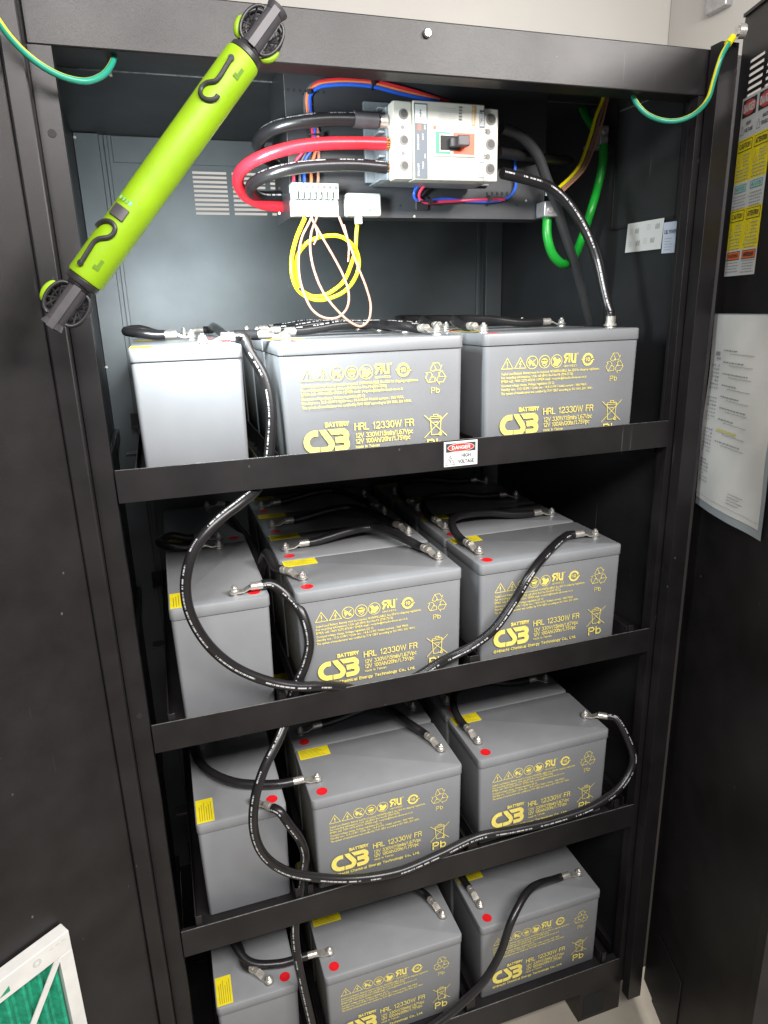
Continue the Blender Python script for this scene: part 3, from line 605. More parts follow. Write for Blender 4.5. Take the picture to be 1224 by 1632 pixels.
# ================================================================== batteries
BL, BW = 0.3332, 0.1765
def case_mb():
    b = MB(); b.rloft(0.0018, BL - 0.0018, 0.0018, BW - 0.0018, 0.009, [(0.0045, 0.0), (0.0030, 0.002), (0.0, BH - 0.0232), (0.0028, BH - 0.0226), (0.0028, BH - 0.0211)], 0, 6); return b
def lid_mb():
    b = MB(); z = BH
    b.rloft(0, BL, 0, BW, 0.010, [(0.0004, z - 0.0211), (0.0, z - 0.0206), (0.0, z - 0.0035), (0.0008, z - 0.0012), (0.003, z)], 0, 6)
    return b
def lid_marks():
    b = MB(); z = BH
    fr = (Vector((0, 0, z + .00015)), X, Y)
    for x0, x1 in ((.115, .145), (.165, .20)):
        b.stroke(fr, [(x0, .085), (x1, .085), (x1, .100), (x0, .100)], .0010, 0, True)
    return b
def print_mb():
    b = MB(); o = Vector((0, 0.0010, BH)); sl = Vector((0, (-0.0012) / 0.2, 0))
    # printed face leans very slightly with the moulding draft
    up = Vector((0, 0.0045 * 0 / 0.2, 1)).normalized()
    fr = (Vector((0, 0.0010, BH)), X, Z); K = .001
    cnt = [0]
    def S_(pts, w, closed=False): cnt[0] += 1; b.stroke(fr, [(p[0] * K, p[1] * K) for p in pts], w * K, 0, closed, -.00003 * (cnt[0] % 7) * 0 + .00003 * (cnt[0] % 7))
    for cx in (45.8, 72.5):
        S_([(cx - 11.8, -64.2), (cx + 11.8, -64.2), (cx, -45.2)], 1.3, True)
    S_([(45.8, -51.5), (45.8, -58.5)], 2.0); b.disc(fr, (.0458, -.0612), .0011, 0, 10)
    S_([(74.6, -50.5), (70.8, -57.0), (74.2, -56.6), (71.2, -62.5)], 1.4)
    for cx in (97.3, 123.4, 149.2): b.circ(fr, (cx * K, -.0548), .0117, .0012, 0, 24)
    S_([(89, -47), (105.5, -62)], 1.4); S_([(90.5, -61), (104.5, -49)], 1.4); b.disc(fr, (.0935, -.0545), .0042, 0, 10); b.disc(fr, (.1005, -.0585), .0030, 0, 8)
    b.disc(fr, (.1234, -.0535), .0068, 0, 14, 0, .0052); S_([(116, -52), (131, -52)], 1.6); S_([(118, -58.5), (123.4, -63.5), (129, -58.5)], 1.3)
    b.poly2(fr, [(.1415, -.0620), (.1505, -.0640), (.1585, -.0560), (.1560, -.0495), (.1500, -.0520), (.1455, -.0470), (.1410, -.0500), (.1440, -.0560)], 0)
    # the reversed R joined with U
    S_([(176.6, -58.5), (176.6, -43.2), (169, -43.2), (166.0, -46.5), (168.5, -50.5), (176.6, -50.5)], 3.6); S_([(170.8, -51.5), (166.3, -59.6)], 3.6)
    S_([(181.5, -42.0), (181.5, -53.5), (184.5, -58.0), (189.2, -57.6)], 3.8); S_([(189.4, -42.0), (189.4, -60.2)], 3.8)
    b.circ(fr, (.1945, -.0430), .0013, .0006, 0, 12)
    sans(b, fr, 'MH14533', .1650, -.0670, .0040, .028, 0, .17)
    b.circ(fr, (.2174, -.0548), .0100, .0040, 0, 28); sans(b, fr, '10', .2172, -.0584, .0074, .0100, 0, .22, 0, 'C')
    S_([(203.5, -53.5), (207.8, -57.2), (211, -53)], 1.6); S_([(224.5, -57.5), (227.8, -53.5), (231.6, -57)], 1.6)
    T = [('Sealed Lead Battery. Battery must be recycled. NONSPILLABLE. See SDS for shipping regulations.', 211, -75.4), ('For recycling information: USA call (800) Re-Use-Pb (738-7372)', 152, -82.3),
         ('EMEA call: +800 2272-47330 / EMEA mail : recycle@hitachi-chem-en.co.it', 182, -89.2), ('Constant voltage charge, Voltage regulation (25 C)', 112, -97.0),
         ('Standby use : 13.5-13.8V / Cycle use : 14.4-15.0V / Initial current : 30A MAX.', 184, -103.9), ('The system of manufacturer was certified by TUV CERT according to ISO 9001, ISO 14001.', 198, -111.4)]
    for s_, wd, z_ in T: b.text(fr, s_, .034, z_ * K, .0046, wd * K, 0, .018, 0, 'L', 1)
    sans(b, fr, 'BATTERY', .0722, -.1450, .0080, .0428, 0, .24)
    sans(b, fr, 'HRL 12330W FR', .1248, -.1545, .0128, .111, 0, .125)
    sans(b, fr, '12V 330W/15min/1.67Vpc', .1262, -.1680, .0086, .108, 0, .13); sans(b, fr, '12V 100Ah/20hr/1.75Vpc', .1260, -.1784, .0086, .103, 0, .13)
    sans(b, fr, 'Made in Taiwan', .1258, -.1864, .0048, .044, 0, .14)
    sans(b, fr, 'Hitachi Chemical Energy Technology Co., Ltd.', .0420, -.2002, .0066, .188, 0, .19)
    b.circ(fr, (.0370, -.1972), .0030, .0010, 0, 14); S_([(34, -197.2), (40, -197.2)], .8); S_([(37, -194.2), (37, -200.2)], .8)
    # big logo
    def arc(cx, cy, r, a0, a1, n=10): return [(cx + r * math.cos(math.radians(a0 + (a1 - a0) * k / n)), cy + r * math.sin(math.radians(a0 + (a1 - a0) * k / n))) for k in range(n + 1)]
    S_([(58.8, -154.4)] + arc(53.0, -169.2, 14.8, 95, 265, 16) + [(60.8, -184.2)], 10.4)
    S_([(62.4, -184.2), (73, -184.2)] + arc(73.5, -175.4, 8.8, -90, 40, 8) + [(68.2, -152.2)], 10.2)
    b.poly2(fr, [(.0615, -.149), (.0722, -.149), (.0722, -.1535), (.0645, -.1555)], 0, .0002)
    b.poly2(fr, [(.0765, -.149), (.0845, -.149), (.0845, -.1592), (.0835, -.1592)], 0, .0002)
    S_([(84.3, -154.1), (103, -154.1)] + arc(103, -161.2, 6.6, 90, -90, 8) + [(89.5, -168.4)], 9.8)
    S_([(90.5, -169.2), (103, -169.2)] + arc(103, -176.8, 7.3, 90, -90, 8) + [(88.2, -184.4)], 9.8)
    # recycling triangle
    b1 = b; b = MB()
    A = [(-.55, .40), (-.25, 1.0), (.02, .47), (-.22, .22)]; B_ = [(-.25, 1.0), (.28, 1.0), (.47, .66), (.62, .78), (.42, .33), (-.02, .33), (.08, .45)]
    for k in range(3):
        t = math.radians(120 * k); c_, s_ = math.cos(t), math.sin(t)
        for P_, cl in ((A, True), (B_, False)):
            S_([(278.5 + 19.5 * (c_ * p[0] - s_ * p[1]), -65.5 + 19.5 * (s_ * p[0] + c_ * p[1])) for p in P_], 1.1, cl)
    sans(b, fr, 'Pb', .2695, -.0988, .0100, .0165, 0, .11)
    # crossed bin
    b2_ = b; b = MB()
    cx, cz = 278, -157.5
    S_([(cx - 22, cz + 20), (cx + 22, cz - 20)], 1.1); S_([(cx - 22, cz - 21), (cx + 23, cz + 21)], 1.1)
    S_([(cx - 10.5, cz + 13), (cx - 8, cz - 16.5), (cx + 8.5, cz - 16.5), (cx + 10.5, cz + 13)], 1.2, True)
    S_([(cx - 12, cz + 13), (cx - 9, cz + 16.5), (cx + 9, cz + 16.5), (cx + 12, cz + 13)], 1.2); S_([(cx - 4, cz + 17), (cx - 4, cz + 20), (cx + 4, cz + 20), (cx + 4, cz + 17)], 1.1)
    S_([(cx - 4.5, cz + 6), (cx + 4.5, cz + 6)], 1.3)
    b.circ(fr, ((cx + 9) * K, (cz - 15.5) * K), .0028, .0013, 0, 12)
    sans(b, fr, 'Pb', .2610, -.2005, .0185, .0320, 0, .15)
    return b1, b2_, b
def post_mb(x, y):
    b = MB(); z = BH
    b.cyl((x, y, z - .0002), Z, .0105, .0022, 24, 0, .0100); b.cyl((x, y, z + .002), Z, .0072, .0018, 18, 0)
    return b
def bolt_mb(x, y):
    b = MB(); z = BH
    b.cyl((x, y, z + .0075), Z, .0082, .0014, 22, 0); b.cyl((x, y, z + .0089), Z, .0070, .0014, 18, 0)
    b.cyl((x, y, z + .0103), Z, .0066, .0050, 6, 0, bev=.0008); b.cyl((x, y, z + .0038), Z, .0034, .015, 12, 0, bev=.0006)
    return b
PP, PN = (.026, .060), (.308, .064)
proto = empty('battery'); 
parts = []
c_ = case_mb().build('case', M['case'], proto, ang=40); parts.append((c_, []))
l_ = lid_mb().build('lid', M['lid'], proto, ang=40)
mk = lid_marks().build('moulded_outline', M['lid'], l_, smooth=False)
parts.append((l_, [mk]))
for mb_, nm_ in zip(print_mb(), ('front_print', 'recycling_mark', 'crossed_bin_mark')): parts[0][1].append(mb_.build(nm_, M['print'], c_, smooth=False))
b = MB(); b.cyl((.0272, .0250, BH - .0001), Z, .0116, .0005, 30); d_ = b.build('red_dot_sticker', M['red'], proto); parts.append((d_, []))
b = MB(); b.box(.006, .074, .140, .1735, BH - .0001, BH + .0004)
frs = (Vector((.006, .140, BH + .0006)), X, Y)
for k in range(6): b.poly2(frs, [(.004, .004 + k * .0045), (.058 - (k % 3) * .006, .004 + k * .0045), (.058 - (k % 3) * .006, .0052 + k * .0045), (.004, .0052 + k * .0045)], 1)
y_ = b.build('yellow_sticker', [M['yel'], M['ink']], proto, smooth=False); parts.append((y_, []))
for q in (PP, PN):
    t_ = post_mb(*q).build('terminal', M['lead'], proto); bl = bolt_mb(*q).build('bolt', M['bolt'], t_); parts.append((t_, [bl]))
used = [False]
def battery(loc, rz, label, group, first=proto):
    if not used[0]: used[0] = True; r = proto
    else:
        r = proto.copy(); COL.objects.link(r)
        for p, ch in parts:
            c = p.copy(); COL.objects.link(c); c.parent = r
            for g in ch: d = g.copy(); COL.objects.link(d); d.parent = c
    r.location = loc; r.rotation_euler = (0, 0, rz); tag(r, label, 'battery', group); return r
XM = [0.0, 0.0, 0.0031, 0.0052]; XRt = [0.3747, 0.3705, 0.3742, 0.3857]; XLf = [-0.2324, -0.2213, -0.2223, -0.2287]
ROWY = 0.1781; NR_ = [4, 4, 3, 2]; NLs = [2, 2, 2, 1]; LY = 0.010; LROW = 0.3345
shelf_word = ['the top shelf', 'the second shelf', 'the third shelf', 'the bottom shelf']
rw = ['front', 'second', 'third', 'fourth']
def post(s, colm, row, which):
    q = PP if which == '+' else PN; z = ZS[s]
    if colm == 'L': return Vector((XLf[s] + BW - q[1], LY + row * LROW + q[0], z))
    x0 = XM[s] if colm == 'M' else XRt[s]
    return Vector((x0 + q[0], row * ROWY + q[1], z))
front_note = {('M', 0): 'middle column with danger sign at its corner', ('M', 1): 'middle column, cable loop touching its lower left', }
for s in range(4):
    for r in range(NR_[s]):
        for cc, x0, nm in (('M', XM[s], 'middle'), ('R', XRt[s], 'right hand')):
            if r == 0: lab = 'grey battery at the front of the %s column on %s' % (nm, shelf_word[s])
            elif r == 1: lab = 'grey battery directly behind the front one, %s column of %s' % (nm, shelf_word[s])
            else: lab = 'grey battery %s from the front in the %s column of %s' % (rw[r], nm, shelf_word[s])
            battery((x0, r * ROWY, ZS[s] - BH), 0, lab, 'grey batteries on the shelves')
    for r in range(NLs[s]):
        lab = 'plain narrow end of a grey battery, far left of %s' % shelf_word[s] if r == 0 else 'rear grey battery behind the left end one on %s' % shelf_word[s]
        battery((XLf[s] + BW, LY + r * LROW, ZS[s] - BH), math.radians(90), lab, 'grey batteries turned end on')

# ================================================================== battery cables
CR = 0.0092
def lug_mb(p, d, up=0.006, barrel=0.026):
    """flat ring tongue at p pointing along d (unit), stepping up into a crimp barrel"""
    b = MB(); d = Vector(d).normalized(); sdv = Z.cross(d).normalized(); p = Vector(p)
    z0 = 0.0042; t = 0.0026; n = 16
    # ring tongue
    lo, hi = [], []
    pts = [(p + d * (.0095 * math.cos(a)) + sdv * (.0095 * math.sin(a))) for a in [math.radians(60 + 240 * k / n) for k in range(n + 1)]]
    pts = pts + [p + d * .017 - sdv * .0080, p + d * .017 + sdv * .0080]
    lo = b.ring([q + Z * z0 for q in pts]); hi = b.ring([q + Z * (z0 + t) for q in pts]); b.skin(lo, hi); b.cap(hi); b.cap(lo, 0, True)
    # sloped neck
    def sec(a, zc, w, h): return b.ring([p + d * a + sdv * w + Z * (zc - h), p + d * a - sdv * w + Z * (zc - h), p + d * a - sdv * w + Z * (zc + h), p + d * a + sdv * w + Z * (zc + h)])
    s1 = sec(.0165, z0 + t / 2, .0080, .0013); s2 = sec(.026, z0 + up, .0078, .0016); s3 = sec(.032, z0 + up + .001, .0072, .003)
    b.skin(s1, s2); b.skin(s2, s3); b.cap(s1, 0, True); b.cap(s3)
    c = p + d * .030 + Z * (z0 + up + .0012)
    b.cyl(c, d, .0076, barrel, 16); b.cyl(c + d * (barrel * .45), d, .0080, .002, 16)
    return b, c + d * (barrel - .004)
def cable(label, pts, ends, mt='cab', r=CR, name='battery_cable', group='black battery jumper cables', cat='cable'):
    """ends: [(post, dir) or None]*2 ; pts: interior points (Vectors)"""
    t = thing(name, label, cat, (0, 0, 0), (0, 0, 0), group)
    P = [Vector(p) for p in pts]; lugs = []
    if ends[0]:
        b, c = lug_mb(*ends[0]); lugs.append(b); d = Vector(ends[0][1]).normalized(); P = [c - d * 0.001, c + d * .014] + P
    if ends[1]:
        b, c = lug_mb(*ends[1]); lugs.append(b); d = Vector(ends[1][1]).normalized(); P = P + [c + d * .014, c - d * 0.001]
    t.location = P[0]
    b = MB(); b.tube(spline(P), r, 16); j = b.build('jacket', M[mt]); j.parent = t; j.matrix_parent_inverse = Matrix.Translation(-P[0])
    for lb in lugs:
        o = lb.build('lug', M['tin'], ang=35); o.parent = t; o.matrix_parent_inverse = Matrix.Translation(-P[0])
    return t
V = Vector
for s in range(4):
    n = NR_[s]
    for r in range(n - 1):
        a = post(s, 'M', r, '-'); c = post(s, 'M', r + 1, '+'); z = ZS[s]
        lab = 'black cable arching over %s from %s to %s battery of the middle column' % (shelf_word[s].replace('the ', ''), rw[r], rw[r + 1])
        k = 0.014 if s == 0 else 0.05
        hz = 0.020 if s == 0 else 0.024
        cable(lab, [V((a.x - .035, a.y + .085, z + hz * .8)), V((a.x - .085, c.y + .010, z + hz)), V(((a.x + c.x) / 2, c.y + .006, z + hz)), V((c.x + .095, c.y + .002, z + hz * .72))],
              [(a, (-.30, 1, 0)), (c, (1, .06, 0))], 'cabp' if s == 0 else 'cab')
        a = post(s, 'R', r, '+'); c = post(s, 'R', r + 1, '-')
        lab = 'black cable over %s from %s to %s battery of the right column' % (shelf_word[s].replace('the ', ''), rw[r], rw[r + 1])
        cable(lab, [V((a.x - .012, a.y + .10, z + hz)), V((a.x + .025, c.y - .005, z + hz * 1.15)), V((a.x + .11, c.y + .012, z + hz)), V((c.x - .10, c.y + .004, z + hz * .55))],
              [(a, (-.12, 1, 0)), (c, (-1, .02, 0))], 'cab')
    if NLs[s] == 2:
        a = post(s, 'L', 0, '-'); c = post(s, 'L', 1, '+'); z = ZS[s]
        a2 = Vector((a.x, a.y, z))
        cable('short looped black cable joining the two left batteries on %s' % shelf_word[s],
              [V((a.x - .095, a.y - .002, z + .016)), V((a.x - .122, (a.y + c.y) / 2, z + .020)), V((a.x - .095, c.y + .004, z + .022))],
              [(a, (-1, -.05, 0)), (c, (-1, .05, 0))], 'cab')
# end-on batteries to the middle column
def from_left(s, pts, d_end=(-1, .35, 0)):
    p = post(s, 'M', 0, '+')
    st = post(s, 'L', 1, '-') if NLs[s] == 2 else None
    return p, st
# shelf 2
z = ZS[1]
cable('black cable curling from the gap onto the front middle battery of second shelf', [V((-.026, .155, z + .030)), V((-.034, .19, z - .01)), V((-.034, .24, z - .05)), V((-.034, .36, z - .02)), V((-.065, .50, z + .02))],
      [(post(1, 'M', 0, '+'), (-.62, .78, 0)), (post(1, 'L', 1, '-'), (.9, -.4, 0))])
# shelf 3
z = ZS[2]
cable('black cable crossing the rear left battery to front middle battery, third shelf', [V((-.075, .070, z + .012)), V((-.14, .10, z + .014)), V((-.195, .17, z + .016)), V((-.215, .27, z + .025)), V((-.20, .40, z + .05))],
      [(post(2, 'M', 0, '+'), (-1, .02, 0)), None])
# shelf 4
z = ZS[3]
cable('black cable crossing the left battery to front middle battery, bottom shelf', [V((-.085, .063, z + .012)), V((-.15, .085, z + .02)), V((-.185, .15, z + .05)), V((-.20, .25, z + .06))],
      [(post(3, 'M', 0, '+'), (-1, .02, 0)), None])
cable('short black cable ending on the left battery of the bottom shelf', [V((-.165, .115, z + .030)), V((-.185, .17, z + .055)), V((-.20, .26, z + .075))],
      [(post(3, 'L', 0, '+'), (-.6, .65, 0)), None])
# top shelf
z = ZS[0]
cable('short black cable from gap to front middle battery on the top shelf', [V((-.060, .13, z + .010)), V((-.055, .24, z - .01)), V((-.05, .36, z + .004)), V((-.06, .5, z + .02))],
      [(post(0, 'M', 0, '+'), (-.8, .6, 0)), (post(0, 'L', 1, '-'), (.9, -.4, 0))])
# ---- long cables down between shelves
z1_, z2_, z3_, z4_ = ZS
L1p = post(0, 'L', 0, '+')
cable('long black printed cable dropping off the top shelf, looping over the second shelf front',
      [at(398, 560, .030), at(422, 604, .020), at(432, 655, .010), at(431, 700, .005), at(425, 745, .002), at(410, 778, -.002), at(385, 800, -.03), at(345, 832, -.055),
       at(310, 875, -.065), at(296, 925, -.068), at(302, 975, -.065), at(330, 1025, -.058), at(372, 1062, -.050), at(428, 1086, -.043), at(475, 1094, -.038), at(510, 1093, -.029), at(542, 1094, -.0160), at(575, 1101, -.0106), at(620, 1099, -.0106), at(665, 1078, -.0106), at(700, 1056, -.0150), at(725, 1044, -.026), at(752, 1030, -.033), at(785, 1005, -.040),
       at(818, 960, -.036), at(845, 915, -.030), at(868, 886, .000)],
      [(L1p, (1, .03, 0)), (post(1, 'R', 0, '-'), (-1, .05, 0))], 'cabp', CR, group='long black interconnect cables')
cable('long black cable from second shelf left battery, sweeping across third shelf front to right battery',
      [at(461, 951, .026), at(479, 973, .004), at(490, 1003, -.0095), at(493, 1030, -.0115), at(486, 1060, -.0115), at(474, 1088, -.0105), at(464, 1112, -.006), at(458, 1140, -.002), at(443, 1180, -.025), at(421, 1225, -.045), at(406, 1275, -.055), at(405, 1325, -.058), at(420, 1362, -.056),
       at(455, 1388, -.052), at(510, 1399, -.047), at(570, 1400, -.045), at(635, 1389, -.045), at(700, 1362, -.045), at(760, 1334, -.045), at(820, 1322, -.045), at(880, 1308, -.045), at(945, 1285, -.045), at(990, 1252, -.035),
       at(1009, 1214, -.022), at(1001, 1180, -.008)],
      [(post(1, 'L', 0, '+'), (1, .03, 0)), (post(2, 'R', 0, '-'), (.80, -.60, 0))], 'cabp', CR, group='long black interconnect cables')
cable('black cable curving from third shelf left battery down the gap to bottom shelf',
      [at(462, 1316, -.021), at(478, 1338, -.020), at(486, 1362, -.015), at(484, 1386, -.0105), at(478, 1420, .012), at(470, 1475, .004), at(473, 1520, -.004), at(484, 1575, -.012), at(497, 1632, -.02), at(512, 1700, -.03)],
      [(post(2, 'L', 0, '+'), (.62, -.78, 0)), None], 'cabp', CR, group='long black interconnect cables')
cable('black cable hanging diagonally across the front right battery on the bottom shelf',
      [at(842, 1420, .005), at(815, 1468, -.034), at(797, 1520, -.045), at(770, 1565, -.050), at(735, 1600, -.050), at(700, 1628, -.050), at(640, 1668, -.05)],
      [(post(3, 'R', 0, '-'), (-1, -.03, 0)), None], 'cab', CR, group='long black interconnect cables')

# ================================================================== circuit breaker
BY = 0.075
tl = at(627, 158, BY); tr = at(797, 170, BY); bl_ = at(628, 284, BY)
bx0, bx1, bz1, bz0 = tl.x, tr.x, tl.z, bl_.z; bw_, bh_ = bx1 - bx0, bz1 - bz0
brk = thing('circuit_breaker', 'cream moulded case circuit breaker lying sideways on dark bracket', 'circuit breaker', (bx0, EY, bz0))
IO = Matrix.Translation(-Vector(brk.location))
def bpart(mb, name, mats, parent=None, **k):
    o = mb.build(name, mats, None, **k)
    if parent: o.parent = parent
    else: o.parent = brk; o.matrix_parent_inverse = IO
    return o
b = MB(); b.box(at(578, 200, EY).x, at(776, 290, EY).x, EY - .010, EY - .0005, at(600, 293, EY).z, at(600, 165, EY).z); bpart(b, 'mounting_plate', M['greyp'], bevel=.001)
b = MB(); b.box(bx0 - .004, bx1 - .004, BY + .032, EY - .0105, bz0 + .003, bz1 - .003)
for k in range(4): zz = bz0 + .003 + (bh_ - .006) * k / 3; b.box(bx0 - .016, bx0 - .0042, BY + .035, EY - .012, max(bz0 + .003, zz - .002), min(bz1 - .003, zz + .002))
bpart(b, 'rear_housing', M['greyp'], bevel=.0012)
b = MB(); xm1 = bx0 + bw_ * .175; xm2 = bx0 + bw_ * .855
b.box(bx0, xm1 - .0004, BY + .004, BY + .0315, bz0, bz1); b.box(xm1, xm2 - .0004, BY, BY + .0315, bz0 - .001, bz1 + .001); b.box(xm2, bx1, BY + .005, BY + .0315, bz0, bz1 - .003)
body = bpart(b, 'front_cover', M['cream'], bevel=.0022)
deep = mat('deep_recess_shade', (.07, .065, .06), .6)  # inner disc colour stands for the shade deep in each hole
for k in range(3):
    zz = bz1 - bh_ * (.17 + .33 * k)
    for fx, dy, r1, r2 in ((.095, .0038, .0085, .0058), (.925, .0048, .0095, .0066)):
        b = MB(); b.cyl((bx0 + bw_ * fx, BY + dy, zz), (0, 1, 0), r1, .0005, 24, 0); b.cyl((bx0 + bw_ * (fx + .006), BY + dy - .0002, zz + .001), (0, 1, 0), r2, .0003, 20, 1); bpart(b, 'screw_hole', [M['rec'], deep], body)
    if k < 2:
        zz -= bh_ * .165
        b = MB(); b.cyl((bx0 + bw_ * .125, BY + .0036, zz), (0, -1, 0), .0032, .0015, 14, 1); b.cyl((bx0 + bw_ * .085, BY + .0038, zz), (0, 1, 0), .0035, .0004, 14, 0); bpart(b, 'screw_hole', [M['rec'], M['bolt']], body)
        b = MB(); b.cyl((bx0 + bw_ * .90, BY + .0048, zz), (0, 1, 0), .0050, .0004, 14, 0); bpart(b, 'screw_hole', M['rec'], body)
# slate strip label, data panel
fy = BY - .0004; frB = (Vector((bx0, fy, bz1)), X, Z); a = bw_; h_ = bh_
b = MB()
b.poly2(frB, [(a * .185, -h_ * .995), (a * .305, -h_ * .995), (a * .305, -h_ * .03), (a * .185, -h_ * .03)], 0)
b.poly2(frB, [(a * .192, -h_ * .28), (a * .298, -h_ * .28), (a * .298, -h_ * .045), (a * .192, -h_ * .045)], 1, .0003)
fv = (frB[0], -Z, X)   # writing that reads turned on its side
def vt(s_, x, zc, hh, wd, m_, lift=.0005): sans(b, (frB[0] + Vector((a * x, -lift, -h_ * zc)), Z, -X), s_, 0, 0, hh, wd, m_, .18, 0, 'C')
vt('OFF', .27, .45, .003, .010, 1); vt('TRIP', .27, .82, .003, .012, 1); vt('BREAKER', .225, .52, .003, .024, 1); vt('BREAKER', .225, .88, .003, .020, 1); vt('ON', .288, .33, .003, .007, 1); vt('ON', .288, .70, .003, .007, 1)
vt('AMPS', .25, .16, .003, .012, 2)
b.poly2(frB, [(a * .215, -h_ * .37), (a * .245, -h_ * .37), (a * .245, -h_ * .30), (a * .215, -h_ * .30)], 3, .0004)
b.poly2(frB, [(a * .36, -h_ * .345), (a * .385, -h_ * .345), (a * .385, -h_ * .30), (a * .36, -h_ * .30)], 3, .0004)
for k in range(9):
    b.poly2(frB, [(a * .41, -h_ * (.07 + .024 * k)), (a * .57, -h_ * (.07 + .024 * k)), (a * .57, -h_ * (.077 + .024 * k)), (a * .41, -h_ * (.077 + .024 * k))], 4, .0003)
for k in range(14):
    if k % 3 != 2: b.poly2(frB, [(a * .60, -h_ * (.04 + .013 * k)), (a * .63, -h_ * (.04 + .013 * k)), (a * .63, -h_ * (.048 + .013 * k)), (a * .60, -h_ * (.048 + .013 * k))], 5, .0003)
b.poly2(frB, [(a * .725, -h_ * .28), (a * .76, -h_ * .28), (a * .76, -h_ * .02), (a * .725, -h_ * .02)], 6, .0003); vt('SERIES C', .748, .15, .0035, .026, 1)
b.poly2(frB, [(a * .80, -h_ * .30), (a * .855 - .001, -h_ * .30), (a * .855 - .001, -h_ * .07), (a * .80, -h_ * .07)], 0, .0003); vt('BATTERY', .821, .185, .0032, .022, 1); vt('BREAKER', .842, .185, .0032, .022, 1)
b.poly2(frB, [(a * .80, -h_ * .97), (a * .855 - .001, -h_ * .97), (a * .855 - .001, -h_ * .74), (a * .80, -h_ * .74)], 7, .0003); vt('BATTERY', .821, .855, .0032, .022, 1); vt('BREAKER', .842, .855, .0032, .022, 1)
for k in range(6): b.poly2(frB, [(a * (.52 + .024 * k), -h_ * .95), (a * (.525 + .024 * k), -h_ * .95), (a * (.525 + .024 * k), -h_ * .74), (a * (.52 + .024 * k), -h_ * .74)], 4, .0003)
for k in range(4): b.poly2(frB, [(a * (.68 + .03 * k), -h_ * .93), (a * (.686 + .03 * k), -h_ * .93), (a * (.686 + .03 * k), -h_ * .70), (a * (.68 + .03 * k), -h_ * .70)], 4, .0003)
vt('2A', .885, .33, .004, .009, 2, -.0048); vt('3T', .885, .67, .004, .009, 2, -.0048)
bpart(b, 'printed_label', [M['navy'], M['lpaper'], M['txt'], M['orange'], M['fgtxt'], M['txt'], mat('tan_label', (.45, .28, .10), .5), M['greyp']], body, smooth=False)
# switch frame + toggle
b = MB(); sx0, sx1, sz1, sz0 = bx0 + a * .375, bx0 + a * .745, bz1 - h_ * .385, bz1 - h_ * .665
b.box(sx0 - .004, sx1 + .004, BY - .004, BY + .001, sz0 - .004, sz1 + .004); esc = bpart(b, 'switch_frame', M['cream'], bevel=.003)
b = MB(); b.box(sx0, sx0 + (sx1 - sx0) * .36, BY - .0046, BY - .0041, sz0, sz1, 0); b.box(sx0 + (sx1 - sx0) * .45, sx1, BY - .0046, BY - .0041, sz0, sz1, 1)
b.box(sx0 + (sx1 - sx0) * .08, sx0 + (sx1 - sx0) * .36, BY - .0054, BY - .0048, sz0 + .003, sz1 - .003, 3); b.box(sx0 + (sx1 - sx0) * .11, sx0 + (sx1 - sx0) * .60, BY - .0060, BY - .0055, sz0 + .0055, sz1 - .0055, 2)
bpart(b, 'switch_slot', [M['green'], M['orange'], M['hole'], M['cream']], esc)
b = MB(); tx = sx0 + (sx1 - sx0) * .46; zc = (sz0 + sz1) / 2
b.box(tx, tx + .022, BY - .024, BY - .0062, zc - .007, zc + .010); b.box(tx - .010, tx + .004, BY - .014, BY - .0062, zc - .0075, zc + .0075)
bpart(b, 'toggle', M['darkp'], bevel=.0018)

# ---- thick breaker cables
def pcable(label, pix, mt, r, name='power_cable', group=None, extra=None, cat='cable', step=.006, n=16, tip=None):
    P = [at(p[0], p[1], p[2]) for p in pix]
    t = thing(name, label, cat, P[0], (0, 0, 0), group); inv = Matrix.Translation(-P[0])
    b = MB(); b.tube(spline(P, step), r, n); j = b.build('jacket', M[mt] if isinstance(mt, str) else mt); j.parent = t; j.matrix_parent_inverse = inv
    if tip:
        d = (P[0] - P[1]).normalized(); b = MB()
        if tip == 'copper':
            for k in range(14):
                a_ = 2 * math.pi * k / 14; rr = r * (.75 if k % 2 else .45); u = d.orthogonal().normalized(); v = d.cross(u)
                c = P[0] + (u * math.cos(a_) + v * math.sin(a_)) * rr; b.cyl(c, d, .0013, .012 + .002 * (k % 3), 6)
            o = b.build('bare_strands', M['copper'])
        else:
            b.cyl(P[0] - d * .045, d, r * 1.22, .042, 16); o = b.build('shrink_sleeve', M['darkp']); o.parent = t; o.matrix_parent_inverse = inv
            b = MB(); b.cyl(P[0], d, r * .95, .014, 16); b.box(P[0].x + .010, P[0].x + .026, P[0].y - .003, P[0].y + .003, P[0].z - .010, P[0].z + .010); o = b.build('lug', M['tin'])
        o.parent = t; o.matrix_parent_inverse = inv
    return t
pcable('thick black cable looping from upper left breaker terminal behind the bracket', [(604, 193, .105), (573, 190.6, .105), (520, 190, .108), (474, 195, .115), (440, 203, .13), (417, 218, .16), (411, 234, .20), (424, 252, .25), (446, 266, .29)], 'cabp', .0110, tip='lug', group='thick breaker cables')
pcable('thick red cable looping from the middle left breaker terminal', [(614, 229, .10), (566, 228, .10), (509, 229.5, .10), (463, 236, .105), (417, 250, .12), (388, 268, .15), (379, 289, .19), (390, 311, .23), (417, 325, .26), (450, 330, .28)], 'cabr', .0102, tip='copper', group='thick breaker cables')
pcable('thick black cable looping from the lower left breaker terminal', [(616, 267, .11), (566, 263, .11), (509, 264, .11), (463, 269, .115), (430, 278, .13), (406, 290, .16), (399, 303, .20), (411, 313, .25), (448, 314, .28)], 'cabp', .0102, tip='copper', group='thick breaker cables')
pd = post(0, 'R', 0, '-')
